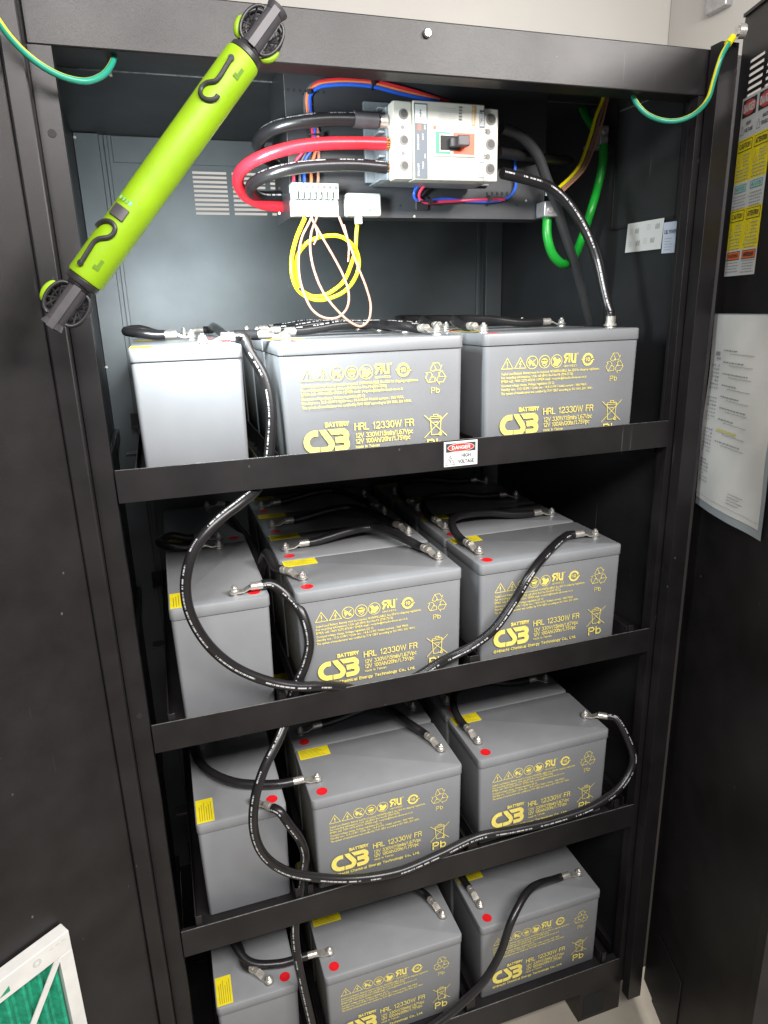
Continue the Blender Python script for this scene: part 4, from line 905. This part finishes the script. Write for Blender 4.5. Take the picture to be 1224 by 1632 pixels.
cable('thick black printed cable from breaker right side down to front right top battery', [at(800, 276, .11), at(841, 286, .12), at(873, 297, .125), at(898, 316.5, .125), at(922, 348, .12), at(939, 380, .11), at(952, 417, .10), at(961, 458, .085), at(969, 490, .070), pd + V((0, .004, .030)), pd + V((0, .002, .012))],
      [None, None], 'cabp', .0100, 'power_cable', 'thick breaker cables')
b = MB(); b.cyl(pd + V((0, 0, .004)), Z, .0098, .018, 16); b.cyl(pd + V((0, 0, .003)), Z, .0125, .004, 18)
cl_ = b.build('cable_lug', M['tin']); tag(cl_, 'short crimped lug on the top right battery at foot of thick cable', 'cable lug')
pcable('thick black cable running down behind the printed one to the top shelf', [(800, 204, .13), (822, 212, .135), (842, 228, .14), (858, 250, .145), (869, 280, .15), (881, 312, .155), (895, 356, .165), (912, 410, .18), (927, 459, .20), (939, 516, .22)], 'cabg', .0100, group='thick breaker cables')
pcable('dark cable end stretching right behind the breaker', [(795, 243, .15), (840, 249, .17), (880, 254, .22), (906, 257, .27), (900, 262, .36)], 'cab', .0100, group='thick breaker cables')

# ---- green ground cable and bus
pcable('bright green ground cable hanging in a loop beneath the bracket end', [(872, 347, .175), (872, 375, .17), (880, 404, .17), (895, 420, .18), (912, 413, .22), (927, 381, .27), (941, 338, .25), (954, 292, .262), (961, 258, .258), (962, 231, .262)], 'wgreen', .0092, 'ground_cable')
pcable('short green ground cable disappearing upwards behind yellow wire', [(951, 212, .28), (944, 200, .30), (935, 186, .32), (928, 172, .335)], 'wgreen', .0085, 'ground_cable')
t = thing('ground_lug', 'silver screw lug holding the green cable at the bracket end', 'lug', at(875, 335, .18)); inv = Matrix.Translation(-Vector(t.location))
p = at(862, 322, .17); q = at(884, 347, .17)
b = MB(); b.box(p.x, q.x, .155, .188, q.z, p.z); o = b.build('clamp_body', M['galv'], t, bevel=.002); o.matrix_parent_inverse = inv
b = MB(); c = at(877, 335, .155); b.cyl(c, (0, -1, 0), .0055, .002, 16); b.cyl(at(872, 312, .17), Z, .005, .012, 12); o = b.build('screw', M['bolt'], t); o.matrix_parent_inverse = inv
b = MB(); b.cyl(at(872, 350, .175), Z, .0088, .008, 14); o = b.build('bare_copper', M['copper'], t); o.matrix_parent_inverse = inv
t = thing('ground_bar', 'small silver ground bar with screws at the back right inside cabinet', 'ground bar', at(958, 215, .27)); inv = Matrix.Translation(-Vector(t.location))
p = at(930, 236, .28); q = at(966, 222, .27); b = MB(); b.box(p.x, q.x, .262, .282, p.z - .004, p.z + .003); b.box(q.x - .020, q.x, .262, .285, p.z + .0035, p.z + .042); o = b.build('bar', M['galv'], t, bevel=.0015); o.matrix_parent_inverse = inv
b = MB()
for k in range(2): b.cyl((q.x - .010, .2615, p.z + .012 + .020 * k), (0, -1, 0), .007, .004, 14)
b.cyl(at(962, 240, .262), Z, .0085, .010, 12, 1)
o = b.build('screw', [M['bolt'], M['copper']], t); o.matrix_parent_inverse = inv

def pwire(label, pix, mt, r=.0020, name='wire', group=None, **k): return pcable(label, pix, mt, r, name, group, cat='wire', step=.004, n=8, **k)
# yellow/brown wires at right
pwire('yellow wire running from the roof down to the breaker on the right', [(968, 132, .25), (960, 160, .25), (951, 182, .25), (939, 223, .25), (922, 266, .24), (893, 297, .22), (880, 305, .2)], 'wyel', .0036, group='wires dropping from the roof')
pwire('inner brown wire beside the yellow wire', [(972, 132, .255), (964, 160, .255), (957, 184, .255), (945, 224, .255), (927, 268, .245), (895, 302, .225)], 'wbrown', .0028, group='wires dropping from the roof')
pwire('outer brown wire right of the yellow wire', [(976, 132, .26), (967, 165, .26), (961, 190, .26), (949, 228, .26), (932, 268, .25), (897, 305, .23)], 'wpeach', .0028, group='wires dropping from the roof')
# harness over the breaker
pwire('blue control wire arching over the breaker', [(497, 192, .185), (494, 166, .185), (495, 151, .184), (506, 140, .182), (531, 135, .18), (589, 137, .18), (640, 149.5, .18), (700, 162, .18)], 'wblue', .0034, group='control wires above the breaker')
pwire('orange control wire arching just above the blue one', [(492, 192, .187), (489, 166, .187), (490, 150, .186), (502, 137.5, .184), (531, 131.5, .182), (589, 133, .182), (640, 145, .182), (700, 160, .182)], 'worange', .0034, group='control wires above the breaker')
pwire('red control wire on top of the arching bundle', [(496, 168, .188), (492, 148, .188), (503, 134, .186), (531, 127.5, .184), (589, 129, .184), (640, 140, .184), (716, 163, .184)], 'wred', .0034, group='control wires above the breaker')
pwire('dark grey control wire at the outer edge of the arching bundle', [(487, 190, .188), (486, 166, .188), (488, 148, .187), (500, 133, .188), (520, 127, .187), (560, 127, .187)], 'wgrey', .0030, group='control wires above the breaker')
# drops to the terminal block
G = 'control wires dropping to the terminal block'
pwire('red wire entering the first terminal of the white block', [(496, 190, .184), (497, 203, .184), (499, 219, .182), (492, 232, .182), (480, 246, .182), (470, 260, .182), (468, 292, .180)], 'wpink', .0030, group=G)
pwire('blue wire entering the third terminal of the white block', [(500, 190, .183), (502, 219, .182), (496, 240, .182), (486, 256, .182), (485, 292, .180)], 'wblue', .0030, group=G)
pwire('orange wire entering the fourth terminal of the white block', [(501, 190, .186), (505, 219, .184), (503, 240, .184), (497, 262, .184), (496, 292, .180)], 'worange', .0030, group=G)
pwire('peach wire entering the fifth terminal of the white block', [(503, 190, .186), (508, 219, .184), (508, 245, .184), (507, 292, .180)], 'wpeach', .0026, group=G)
pwire('grey wire entering the second terminal of the white block', [(498, 222, .186), (486, 246, .186), (479, 262, .184), (478, 292, .180)], 'wgrey', .0026, group=G)
# below the breaker
pwire('pink wire looping out below the breaker', [(692, 284, .15), (680, 293, .16), (671, 303, .172), (668, 314, .180), (676, 322, .182), (712, 321, .184), (774, 318, .184), (804, 318, .184)], 'wpink', .0030, group='wires looping below the breaker')
pwire('blue wire looping below the breaker and up at its right', [(686, 286, .152), (670, 294, .165), (661, 304, .178), (661, 315, .182), (672, 321, .186), (712, 317, .186), (753, 321, .186), (794, 320, .186), (814, 312, .184), (822, 297, .182), (821, 275, .182), (821, 250, .182)], 'wblue', .0030, group='wires looping below the breaker')
def tie_mount(px, py, lab):
    t = thing('cable_tie_mount', lab, 'cable tie', at(px, py, EY - .004)); c = Vector((0, 0, 0))
    b = MB(); b.box(-.013, .013, 0, .004, -.012, .012); b.build('base', M['blackp'], t, bevel=.001)
    b = MB()
    b.tube([Vector((.012 * math.cos(a_) , -.007 + .006 * math.sin(a_), .002)) for a_ in [2 * math.pi * k / 16 for k in range(17)]], .0014, 6)
    b.box(.009, .015, -.015, -.008, -.002, .006); b.build('tie', M['blackp'], t)
tie_mount(500, 219, 'black cable tie mount between the two left loops'); tie_mount(673, 324, 'black cable tie mount below the breaker')
def tie(px, py, y, lab, axis=(1, 0, 0), r=.010):
    p = at(px, py, y); ax = Vector(axis).normalized(); u = ax.orthogonal().normalized(); v = ax.cross(u)
    b = MB(); b.tube([(u * math.cos(a_) + v * math.sin(a_)) * r for a_ in [2 * math.pi * k / 18 for k in range(19)]], .0015, 6); b.box(-.003, .003, -.003 - r, .003 - r, -.003, .003)
    o = b.build('cable_tie', M['blackp']); o.location = p; tag(o, lab, 'cable tie')
tie(592, 133, .182, 'black cable tie around the arching wire bundle left of breaker', (1, 0, -.1)); tie(491, 149, .186, 'black cable tie at the bend of the arching wire bundle', (0, .1, 1)); tie(778, 319, .185, 'black cable tie on wires right below the breaker', (1, 0, 0), .008)

# ---- white terminal block
t = thing('terminal_block', 'white eight way screw terminal block with paper legend', 'terminal block', at(500, 318, EY)); inv = Matrix.Translation(-Vector(t.location))
A_ = at(464, 291, .165); B2 = at(540, 318, .165); C2 = at(463, 343, .165)
b = MB(); n8 = 8; wq = (B2.x - A_.x) / n8
for k in range(n8):
    b.box(A_.x + k * wq + .0004, A_.x + (k + 1) * wq - .0004, .162, EY - .0005, B2.z + .012, A_.z); b.box(A_.x + k * wq + .0018, A_.x + (k + 1) * wq - .0018, .158, EY - .0006, B2.z, B2.z + .0118)
    for zz in (.008, .019): b.cyl((A_.x + (k + .5) * wq, .1622 if zz > .012 else .1582, B2.z + zz), (0, -1, 0), .0030, .0006, 10, 1); 
o = b.build('connector_strip', [M['white'], M['rec']], t, bevel=.0006); o.matrix_parent_inverse = inv
b = MB(); b.box(A_.x, B2.x, .172, EY - .0007, C2.z, B2.z - .001)
frT = (Vector((A_.x, .1716, C2.z)), X, Z); w_ = B2.x - A_.x; hh = B2.z - C2.z
b.stroke(frT, [(w_ * .05, hh * .95), (w_ * .05, hh * .5), (w_ * .45, hh * .35)], .0006, 1); b.stroke(frT, [(w_ * .22, hh * .98), (w_ * .44, hh * .55), (w_ * .44, hh * .12)], .0011, 2); b.stroke(frT, [(w_ * .55, hh * .95), (w_ * .82, hh * .3)], .0010, 1)
for k in range(4): b.stroke(frT, [(w_ * (.08 + .24 * k), hh * .2), (w_ * (.2 + .24 * k), hh * .2)], .0008, 1); b.stroke(frT, [(w_ * (.08 + .24 * k), hh * .7), (w_ * (.18 + .24 * k), hh * .72)], .0008, 1)
o = b.build('legend_card', [M['lpaper'], M['fgtxt'], M['gtxt']], t, smooth=False); o.matrix_parent_inverse = inv
# ---- small white module
p = at(552, 307, .165); q = at(608, 345, .165)
t = thing('network_sensor', 'small white plastic sensor box with yellow network plug', 'sensor box', at(580, 330, EY)); inv = Matrix.Translation(-Vector(t.location))
b = MB(); b.box(p.x, q.x, .163, EY - .0005, q.z, p.z); o = b.build('housing', M['white'], t, bevel=.004, seg=3); o.matrix_parent_inverse = inv
b = MB(); frS = (Vector((p.x, .1626, q.z)), X, Z); w_ = q.x - p.x; hh = p.z - q.z
for k in range(7): b.stroke(frS, [(w_ * (.64 + .04 * k), hh * .90), (w_ * (.64 + .04 * k), hh * .95)], .0009, 1)
b.disc(frS, (w_ * .58, hh * .54), .0016, 1, 10); 
sans(b, frS, 'JACE', w_ * .70, hh * .2, .006, .016, 0, .2, 0, 'C')
o = b.build('printed_marks', [M['gscreen'], M['fgtxt']], t, smooth=False); o.matrix_parent_inverse = inv
pl = at(571, 350, .175); b = MB(); b.box(pl.x - .006, pl.x + .006, .168, .181, pl.z - .008, pl.z + .010); o = b.build('socket', M['white'], t, bevel=.001); o.matrix_parent_inverse = inv
# ---- ethernet coil
cp = [(571, 349), (568, 371), (566, 400), (560, 421), (548, 448), (531, 463), (512, 472), (494, 471), (478, 459), (471, 436), (472, 413), (481, 396), (494, 384), (515, 377), (538, 376), (554, 383), (568, 400), (572, 421), (567, 441), (553, 461), (535, 472), (513, 478), (493, 475), (475, 462), (466, 440), (465, 412), (471, 384), (486, 347)]
pcable('yellow network cable coiled in a ring below the white sensor box', [(x, y, .175 - .0018 * abs(i - 14) * (1 if i < 14 else -1) * -.35) for i, (x, y) in enumerate(cp)], 'wyel', .0038, 'network_cable', None, cat='cable', step=.004, n=10)
tie(477, 461, .175, 'tiny dark tie holding the yellow coil', (.7, 0, -.7), .007)
G = 'thin peach wires hanging below the terminal block'
pwire('peach wire looping through the left of the yellow coil', [(497, 345, .170), (492, 356, .168), (481, 379, .165), (476, 412, .165), (478, 444, .163), (487, 474, .16), (499, 495, .158), (516, 506, .156), (538, 506, .155), (553, 491, .155), (556, 469, .157), (548, 441, .16), (531, 408, .163), (513, 377, .165), (496, 347, .168)], 'wpeach', .0022, group=G)
pwire('peach wire crossing the coil and sagging furthest right', [(505, 346, .172), (496, 372, .170), (495, 403, .168), (504, 441, .163), (518, 470, .158), (538, 495, .152), (558, 513, .148), (575, 520, .146), (587, 511, .147), (591, 488, .150), (584, 459, .153), (569, 421, .158), (554, 381, .165), (540, 345, .168)], 'wpeach', .0022, group=G)
pwire('short pale wire stub below the terminal block', [(496, 345, .166), (503, 362, .164), (506, 375, .164), (500, 390, .164)], 'wpeach', .0018, group=G)
pwire('short peach wire stub hanging inside the coil at right', [(548, 358, .166), (553, 376, .164), (556, 395, .164), (555, 417, .164)], 'wpeach', .0018, group=G)

# ---- door earth straps
pcable('green and yellow earth strap drooping to the left door', [(-22, 8, -.10), (-8, 26, -.095), (15, 58, -.085), (42, 86, -.075), (73, 109, -.065), (105, 124, -.055), (137, 129.5, -.045), (162, 121, -.03), (177, 104, -.01), (184, 84, .01), (188, 66, .03)], 'earth', .0042, 'earth_strap', 'earth straps to the doors', step=.004)
t = pcable('green earth strap drooping to a bolt on the right door', [(1003, 128, .03), (1006, 143, .015), (1014, 164, -.0), (1032, 182.5, -.01), (1059, 192.5, -.02), (1085, 191.5, -.035), (1109, 180, -.05), (1127.6, 159, -.065), (1138, 127, -.075), (1149, 92, -.08), (1163, 66, -.075)], 'earth', .0042, 'earth_strap', 'earth straps to the doors', step=.004)
b = MB(); b.cyl(at(1160, 70, -.076), at(1172, 54, -.070) - at(1160, 70, -.076), .0060, .017, 14); o = b.build('terminal_sleeve', M['wyel'], t); o.matrix_parent_inverse = Matrix.Translation(-Vector(t.location))
b = MB(); c = at(1177, 50, -.072); b.cyl(c, nR, .008, .004, 6); b.cyl(c - nR * .010, nR, .011, .011, 16); o = b.build('bolt', M['bolt'], t); o.matrix_parent_inverse = Matrix.Translation(-Vector(t.location))

# ================================================================== paper in sleeve on right door
t = thing('paper_form', 'white printed form in clear sleeve taped inside the right door', 'paper form', hR + dR * .1 + Z * -.17); inv = Matrix.Translation(-Vector(t.location))
PW, PT, PB_ = 0.235, 0.020, -0.345
def pp(s_, z_, t_=0.0): 
    bend = .0026 * math.sin(s_ * 20) + .0014 * math.sin(z_ * 22 + s_ * 26) + .00035 * math.sin(s_ * 70 - z_ * 45)
    return hR + dR * (s_ - .009) + Z * z_ + nR * (.0080 + bend + t_)
def grid(b, s0, s1, z0, z1, n, m_, mi, t_):
    for i in range(n):
        for j in range(m_):
            a0, a1 = s0 + (s1 - s0) * i / n, s0 + (s1 - s0) * (i + 1) / n; c0, c1 = z0 + (z1 - z0) * j / m_, z0 + (z1 - z0) * (j + 1) / m_
            b.face([pp(a0, c0, t_), pp(a1, c0, t_), pp(a1, c1, t_), pp(a0, c1, t_)], mi)
b = MB(); grid(b, -.002, PW + .012, PB_ - .016, PT + .002, 26, 34, 0, 0); o = b.build('sleeve', M['sleeve'], t, ang=60); o.matrix_parent_inverse = inv
b = MB(); grid(b, .0, PW, PB_, PT, 26, 34, 0, .0008); sh = b.build('sheet', M['paper'], t, ang=60); sh.matrix_parent_inverse = inv
b = MB()
def mk_(s0, s1, z0, z1, mi): 
    n = max(1, int((s1 - s0) / .012))
    for i in range(n): a0 = s0 + (s1 - s0) * i / n; a1 = s0 + (s1 - s0) * (i + 1) / n; b.face([pp(a0, z0, .0022), pp(a1, z0, .0022), pp(a1, z1, .0022), pp(a0, z1, .0014)], mi)
for k in range(9):
    zz = -.045 - .0215 * k
    x = .062
    while x < .062 + .05 + .02 * ((k * 7) % 3): l = random.uniform(.005, .012); mk_(x, x + l, zz, zz + .0022, 2 if k == 7 else 0); x += l + .002
    mk_(.085, .165, zz - .0045, zz - .0037, 0)
    if k == 7: mk_(.062, .132, zz - .001, zz + .004, 2)
o = b.build('printed_lines', [M['gtxt'], M['fgtxt'], M['high']], smooth=False); o.parent = sh; b = MB()
for g in range(4):
    for r_ in range(7):
        zz = -.075 - .062 * g - .0072 * r_
        for c in range(4):
            if random.random() < .9: mk_(.012 + .0095 * c, .019 + .0095 * c, zz, zz + .0028, 1 if random.random() < .7 else 0)
mk_(.025, .045, -.055, -.048, 0); mk_(.03, .05, -.062, -.059, 0)
o = b.build('printed_tables', [M['gtxt'], M['fgtxt'], M['high']], smooth=False); o.parent = sh; b = MB()
for k in range(4): mk_(.13, .18 - .01 * (k % 2), -.305 - .006 * k, -.3035 - .006 * k, 1)
mk_(.0, PW, PB_ + .012, PB_ + .0128, 1)
o = b.build('page_footer', [M['gtxt'], M['fgtxt'], M['high']], smooth=False); o.parent = sh

# ================================================================== air filter on the left door
hf = hLv + nL * 0.004
t = thing('air_filter', 'white cardboard framed air filter with green pleats against left door', 'air filter', hf + dL * .35 + Z * -1.2); inv = Matrix.Translation(-Vector(t.location))
FS0, FS1, FZ1, FZ0 = .140, .545, -.908, -1.42; fw = .036; T1 = .024
frF = (hf, dL, Z)
b = MB()
framed(b, frF, nL, FS0, FS1, FZ1 - .038, FZ1, 0, T1); framed(b, frF, nL, FS0, FS1, FZ0, FZ0 + fw, 0, T1)
framed(b, frF, nL, FS0, FS0 + .022, FZ0 + fw, FZ1 - .038, 0, T1); framed(b, frF, nL, FS1 - .028, FS1, FZ0 + fw, FZ1 - .038, 0, T1)
b2 = MB()
def strut(s0, z0, s1, z1, wd):
    dv = Vector((s1 - s0, z1 - z0)).normalized(); nn = Vector((-dv.y, dv.x)) * wd / 2
    c = [(s0 + nn.x, z0 + nn.y), (s1 + nn.x, z1 + nn.y), (s1 - nn.x, z1 - nn.y), (s0 - nn.x, z0 - nn.y)]
    for tt in (T1 - .002, T1 - .0005): b2.face([hf + dL * p[0] + Z * p[1] + nL * tt for p in c])
fr_o = b.build('cardboard_frame', M['card'], t, bevel=.0012); fr_o.matrix_parent_inverse = inv
strut(FS0 + .022, FZ1 - .036, FS0 + .20, FZ1 - .30, .011); strut(FS0 + .20, FZ1 - .30, FS0 + .38, FZ1 - .04, .011); strut(FS0 + .20, FZ1 - .30, FS0 + .02, FZ0 + .03, .011)
o = b2.build('diagonal_strip', M['card'], t, smooth=False); o.matrix_parent_inverse = inv
b = MB(); n = 84; s0, s1 = FS0 + .023, FS1 - .029; prev = None
for k in range(n + 1):
    s_ = s0 + (s1 - s0) * k / n; tt = .012 + .0075 * math.sin(k * 2 * math.pi / 6)
    c = [hf + dL * s_ + nL * tt + Z * (FZ0 + fw), hf + dL * s_ + nL * tt + Z * (FZ1 - .0385)]
    if prev: b.face([prev[0], c[0], c[1], prev[1]])
    prev = c
o = b.build('pleated_media', M['media'], t, ang=60); o.matrix_parent_inverse = inv
b = MB(); frm = (hf + nL * (T1 + .0008), dL, Z)
cc = (FS0 + .055, FZ1 - .016); b.circ(frm, cc, .006, .0008, 0, 18); b.circ(frm, cc, .004, .0006, 0, 14)
for k in range(3): b.stroke(frm, [(FS0 + .008 + .010 * k, FZ1 - .010), (FS0 + .014 + .010 * k, FZ1 - .010)], .0012, 1)
o = b.build('printed_marks', [M['fgtxt'], M['fgtxt'], M['green']], smooth=False); o.parent = fr_o; b = MB()
b.poly2(frm, [(FS0 + .099, FZ1 - .028), (FS0 + .115, FZ1 - .028), (FS0 + .099, FZ1 - .018)], 2)
b.poly2(frm, [(FS0 + .118, FZ1 - .035), (FS0 + .19, FZ1 - .035), (FS0 + .19, FZ1 - .015), (FS0 + .118, FZ1 - .015)], 2)
o = b.build('printed_marks', [M['fgtxt'], M['fgtxt'], M['green']], smooth=False); o.parent = fr_o
b = MB(); framed(b, frF, nL, FS0 + .02, FS1 - .02, FZ0 - .004, FZ0 - .001, -.003, .03); framed(b, frF, nL, FS0 + .02, FS1 - .02, FZ0 - .004, FZ0 + .012, .0305, .032)
o = b.build('filter_bracket', M['steel']); o.parent = doorL

# ================================================================== lime work light
YL = -0.150
Pa = at(135, 446, YL); Pb = at(388, 92, YL); ax = (Pb - Pa).normalized(); LEN = (Pb - Pa).length
out = (Vector((0, -1, 0)) - ax * Vector((0, -1, 0)).dot(ax)).normalized(); sd = out.cross(ax) * -1   # local frame: ax (x), sd (y), out (z)
sd = out.cross(ax)
Rm = Matrix((ax, sd, out)).transposed()
WL = thing('work_light', 'lime green tubular work light clamped diagonally across the upper left corner', 'work light', Pa, Rm.to_euler())
R_ = 0.0232
def loc(px, py):
    d = ray(px, py); t = (Pa - CAM).dot(out) / d.dot(out); p = CAM + d * t - Pa; return p.dot(ax), p.dot(sd)
def onsurf(px, py, lift=.001):
    # iterate so the point lies on the cylinder surface along the ray
    d = ray(px, py); zz = R_
    for _ in range(6):
        t = ((Pa - CAM).dot(out) + zz) / d.dot(out); p = CAM + d * t - Pa; v_ = p.dot(sd); zz = math.sqrt(max(R_ ** 2 - v_ ** 2, 0)) if abs(v_) < R_ else 0
    v_ = p.dot(sd); n_ = Vector((0, v_, zz)); n_ = n_.normalized() if n_.length else Vector((0, 0, 1)); return Vector((p.dot(ax), 0, 0)) + n_ * (R_ + lift)
b = MB()
def prof(x, r): return [(x, r * math.cos(a_), r * math.sin(a_)) for a_ in [2 * math.pi * k / 48 for k in range(48)]]
prev = None
for x, r in ((0, R_ - .003), (.001, R_ - .0008), (.004, R_), (LEN - .004, R_), (LEN - .001, R_ - .0008), (LEN, R_ - .003)):
    rg = b.ring(prof(x, r))
    if prev: b.skin(prev, rg)
    else: b.cap(rg, 0, True)
    prev = rg
b.cap(prev)
b.build('tube_body', M['lime'], WL, ang=40)
# led lens on the cabinet side
b = MB(); n = 10
for k in range(n):
    a0, a1 = math.radians(208 + 60 * k / n), math.radians(208 + 60 * (k + 1) / n); r = R_ + .0012
    b.face([(.05, r * math.cos(a0), r * math.sin(a0)), (LEN - .05, r * math.cos(a0), r * math.sin(a0)), (LEN - .05, r * math.cos(a1), r * math.sin(a1)), (.05, r * math.cos(a1), r * math.sin(a1))])
b.build('led_lens', M['led'], WL, ang=60)
d = bpy.data.lights.new('work_light_beam', 'AREA'); d.shape = 'RECTANGLE'; d.size = LEN - .1; d.size_y = .04; d.energy = 6.8; d.color = (0.86, 0.97, 1.0); d.spread = math.radians(128)
o = bpy.data.objects.new('work_light_beam', d); COL.objects.link(o); o.parent = WL; o.location = (LEN / 2, -(R_ + .004) * math.sin(math.radians(33)), -(R_ + .004) * math.cos(math.radians(33))); o.rotation_euler = (math.radians(-33), 0, 0)
# collars + clamps
def clamp(x0, sgn, lime_side):
    b = MB(); b.cyl((x0, 0, 0), (sgn, 0, 0), R_ * .93, .008, 40, 0, R_ * .88); b.cyl((x0 + sgn * .009, 0, 0), (sgn, 0, 0), R_ * .74, .006, 32, 0, R_ * .6); col_ = b.build('end_collar', M['blackp'], WL, bevel=.0012)
    b = MB(); b.cyl((x0 + sgn * .014, 0, .004), (sgn, 0, 0), .0125, .050, 24, 0, .0115); b.cyl((x0 + sgn * .064, 0, .004), (sgn, 0, 0), .0115, .009, 24, 0, .0145)
    b.cyl((x0 + sgn * .0731, 0, .004), (sgn, 0, 0), .011, .001, 20, 1)
    b.box(min(x0 + sgn * .012, x0 + sgn * .074), max(x0 + sgn * .012, x0 + sgn * .068), -.005, .005, .016, .020)
    b.build('clamp_neck', [M['darkp'], M['hole']], WL, bevel=.0008)
    for q in (-1, 1):
        b = MB(); cx, cy = x0 + sgn * .038, q * .0125; rr = .0225
        # half wheel shaped jaw with ribs
        P = [Vector((cx + rr * math.cos(a_), cy + q * rr * .58 * math.sin(a_), -.004)) for a_ in [math.pi * k / 14 for k in range(15)]]
        b.tube([Vector((cx + rr * math.cos(a_), cy + q * rr * .58 * math.sin(a_), -.006)) for a_ in [math.pi * k / 18 for k in range(19)]], .0030, 8)
        b.tube([Vector((cx + rr * math.cos(a_), cy + q * rr * .58 * math.sin(a_), .008)) for a_ in [math.pi * k / 18 for k in range(19)]], .0022, 8)
        for a_ in (35, 75, 110, 145):
            c_, s_ = math.cos(math.radians(a_)), math.sin(math.radians(a_)); b.tube([Vector((cx, cy, -.004)), Vector((cx + rr * c_, cy + q * rr * .58 * s_, .004))], .0013, 6)
        b.tube([Vector((cx + rr * .55 * math.cos(a_), cy + q * rr * .32 * math.sin(a_), .0)) for a_ in [math.pi * k / 10 for k in range(11)]], .0012, 6)
        b.face([(cx + rr * math.cos(a_), cy + q * rr * .58 * math.sin(a_), -.007) for a_ in [math.pi * k / 14 for k in range(15)]])
        j = b.build('clamp_jaw', M['blackp'], WL, ang=50)
        if q in lime_side:
            b = MB(); r2 = rr + .0035
            a0_, a1_ = (math.radians(60), math.radians(150)) if sgn > 0 else (math.radians(25), math.radians(115))
            if sgn > 0: a0_, a1_ = math.radians(95), math.radians(165)
            else: a0_, a1_ = math.radians(55), math.radians(125)
            pts = [(a0_ + (a1_ - a0_) * k / 12) for k in range(13)]
            b.tube([Vector((cx + r2 * math.cos(a_), cy + q * r2 * .62 * math.sin(a_), .002)) for a_ in pts], lambda t_: .0010 + .0038 * math.sin(math.pi * t_) ** .6, 10)
            b.build('rubber_pad', M['lime'], j)
clamp(0, -1, (1, -1) if False else (1,)); clamp(LEN, 1, (1, -1))
# hooks
for pts in ([(369, 94), (360, 108), (350, 124), (343, 131), (332, 133), (323, 140), (320, 149), (324, 157), (334, 160), (344, 157), (347, 152)],
            [(130, 420), (140, 404), (152, 386), (160, 381), (172, 379), (180, 374), (184, 364), (180, 356), (171, 353), (161, 357), (156, 362)]):
    b = MB(); P = spline([onsurf(*p, .0018) for p in pts], .004); b.tube(P, .0030, 10, ref=(0, 0, 1)); b.cyl(P[0], P[0] - Vector((P[0].x, 0, 0)), .0040, .002, 12); b.build('hook', M['blackp'], WL)
# moulded notches near the ends
for px, py in ((381, 119), (158, 424)):
    b = MB(); c = onsurf(px, py, .0004); nrm = Vector((0, c.y, c.z)).normalized(); tx_ = Vector((1, 0, 0)); ty_ = nrm.cross(tx_)
    for dx, dy, wx, wy in ((.002, 0, .0060, .0022), (-.004, .0015, .0026, .0040)):
        b.face([c + tx_ * (dx - wx) + ty_ * (dy - wy), c + tx_ * (dx + wx) + ty_ * (dy - wy), c + tx_ * (dx + wx) + ty_ * (dy + wy), c + tx_ * (dx - wx) + ty_ * (dy + wy)])
        c = c + nrm * .0002
    b.build('moulded_notch', mat('shadow_lime', (.10, .20, .01), .5) if 'shadow_lime' not in bpy.data.materials else bpy.data.materials['shadow_lime'], WL, smooth=False)
# switch + charge indicator
c = onsurf(190, 338, 0); a_c = math.atan2(c.z, c.y); b = MB(); prevs = None
for k in range(7):
    a_ = a_c - .42 + .84 * k / 6; q = [(c.x + dx, (R_ + l_) * math.cos(a_), (R_ + l_) * math.sin(a_)) for dx, l_ in ((-.008, -.001), (-.008, .0030), (.008, .0030), (.008, -.001))]
    rg = b.ring(q)
    if prevs: b.skin(prevs, rg)
    else: b.cap(rg, 0, True)
    prevs = rg
b.cap(prevs); b.build('power_switch', M['darkp'], WL, bevel=.0006)
b = MB()
cI = onsurf(208, 325, .0008); nI = Vector((0, cI.y, cI.z)).normalized(); tI = nI.cross(Vector((1, 0, 0)))
for k in range(4):
    e = cI + Vector((1, 0, 0)) * 0 - tI * (.0045 * k) * (1 if sd.x < 0 else -1) * -1
    b.face([e + Vector((-.0022, 0, 0)) - tI * .0012, e + Vector((.0022, 0, 0)) - tI * .0012, e + Vector((.0022, 0, 0)) + tI * .0012, e + Vector((-.0022, 0, 0)) + tI * .0012], 0 if k == 0 else 1)
b.build('charge_indicator', [M['lcd'], M['gscreen']], WL, smooth=False)

# ================================================================== conduit box high on the wall
t0 = at(1155, -14, 1.35); t1 = at(1195, 14, 1.35)
cb = thing('conduit_box', 'grey metal conduit box high on the wall at the upper right', 'conduit box', (t0.x, 1.40, t1.z))
b = MB(); b.box(0, t1.x - t0.x, -.06, .05, 0, .10); b.build('box', M['galv'], cb, bevel=.004)
b = MB(); b.cyl((.03, 0, .10), Z, .018, .5, 16); b.build('conduit', M['galv'], cb)

bpy.context.view_layer.update()
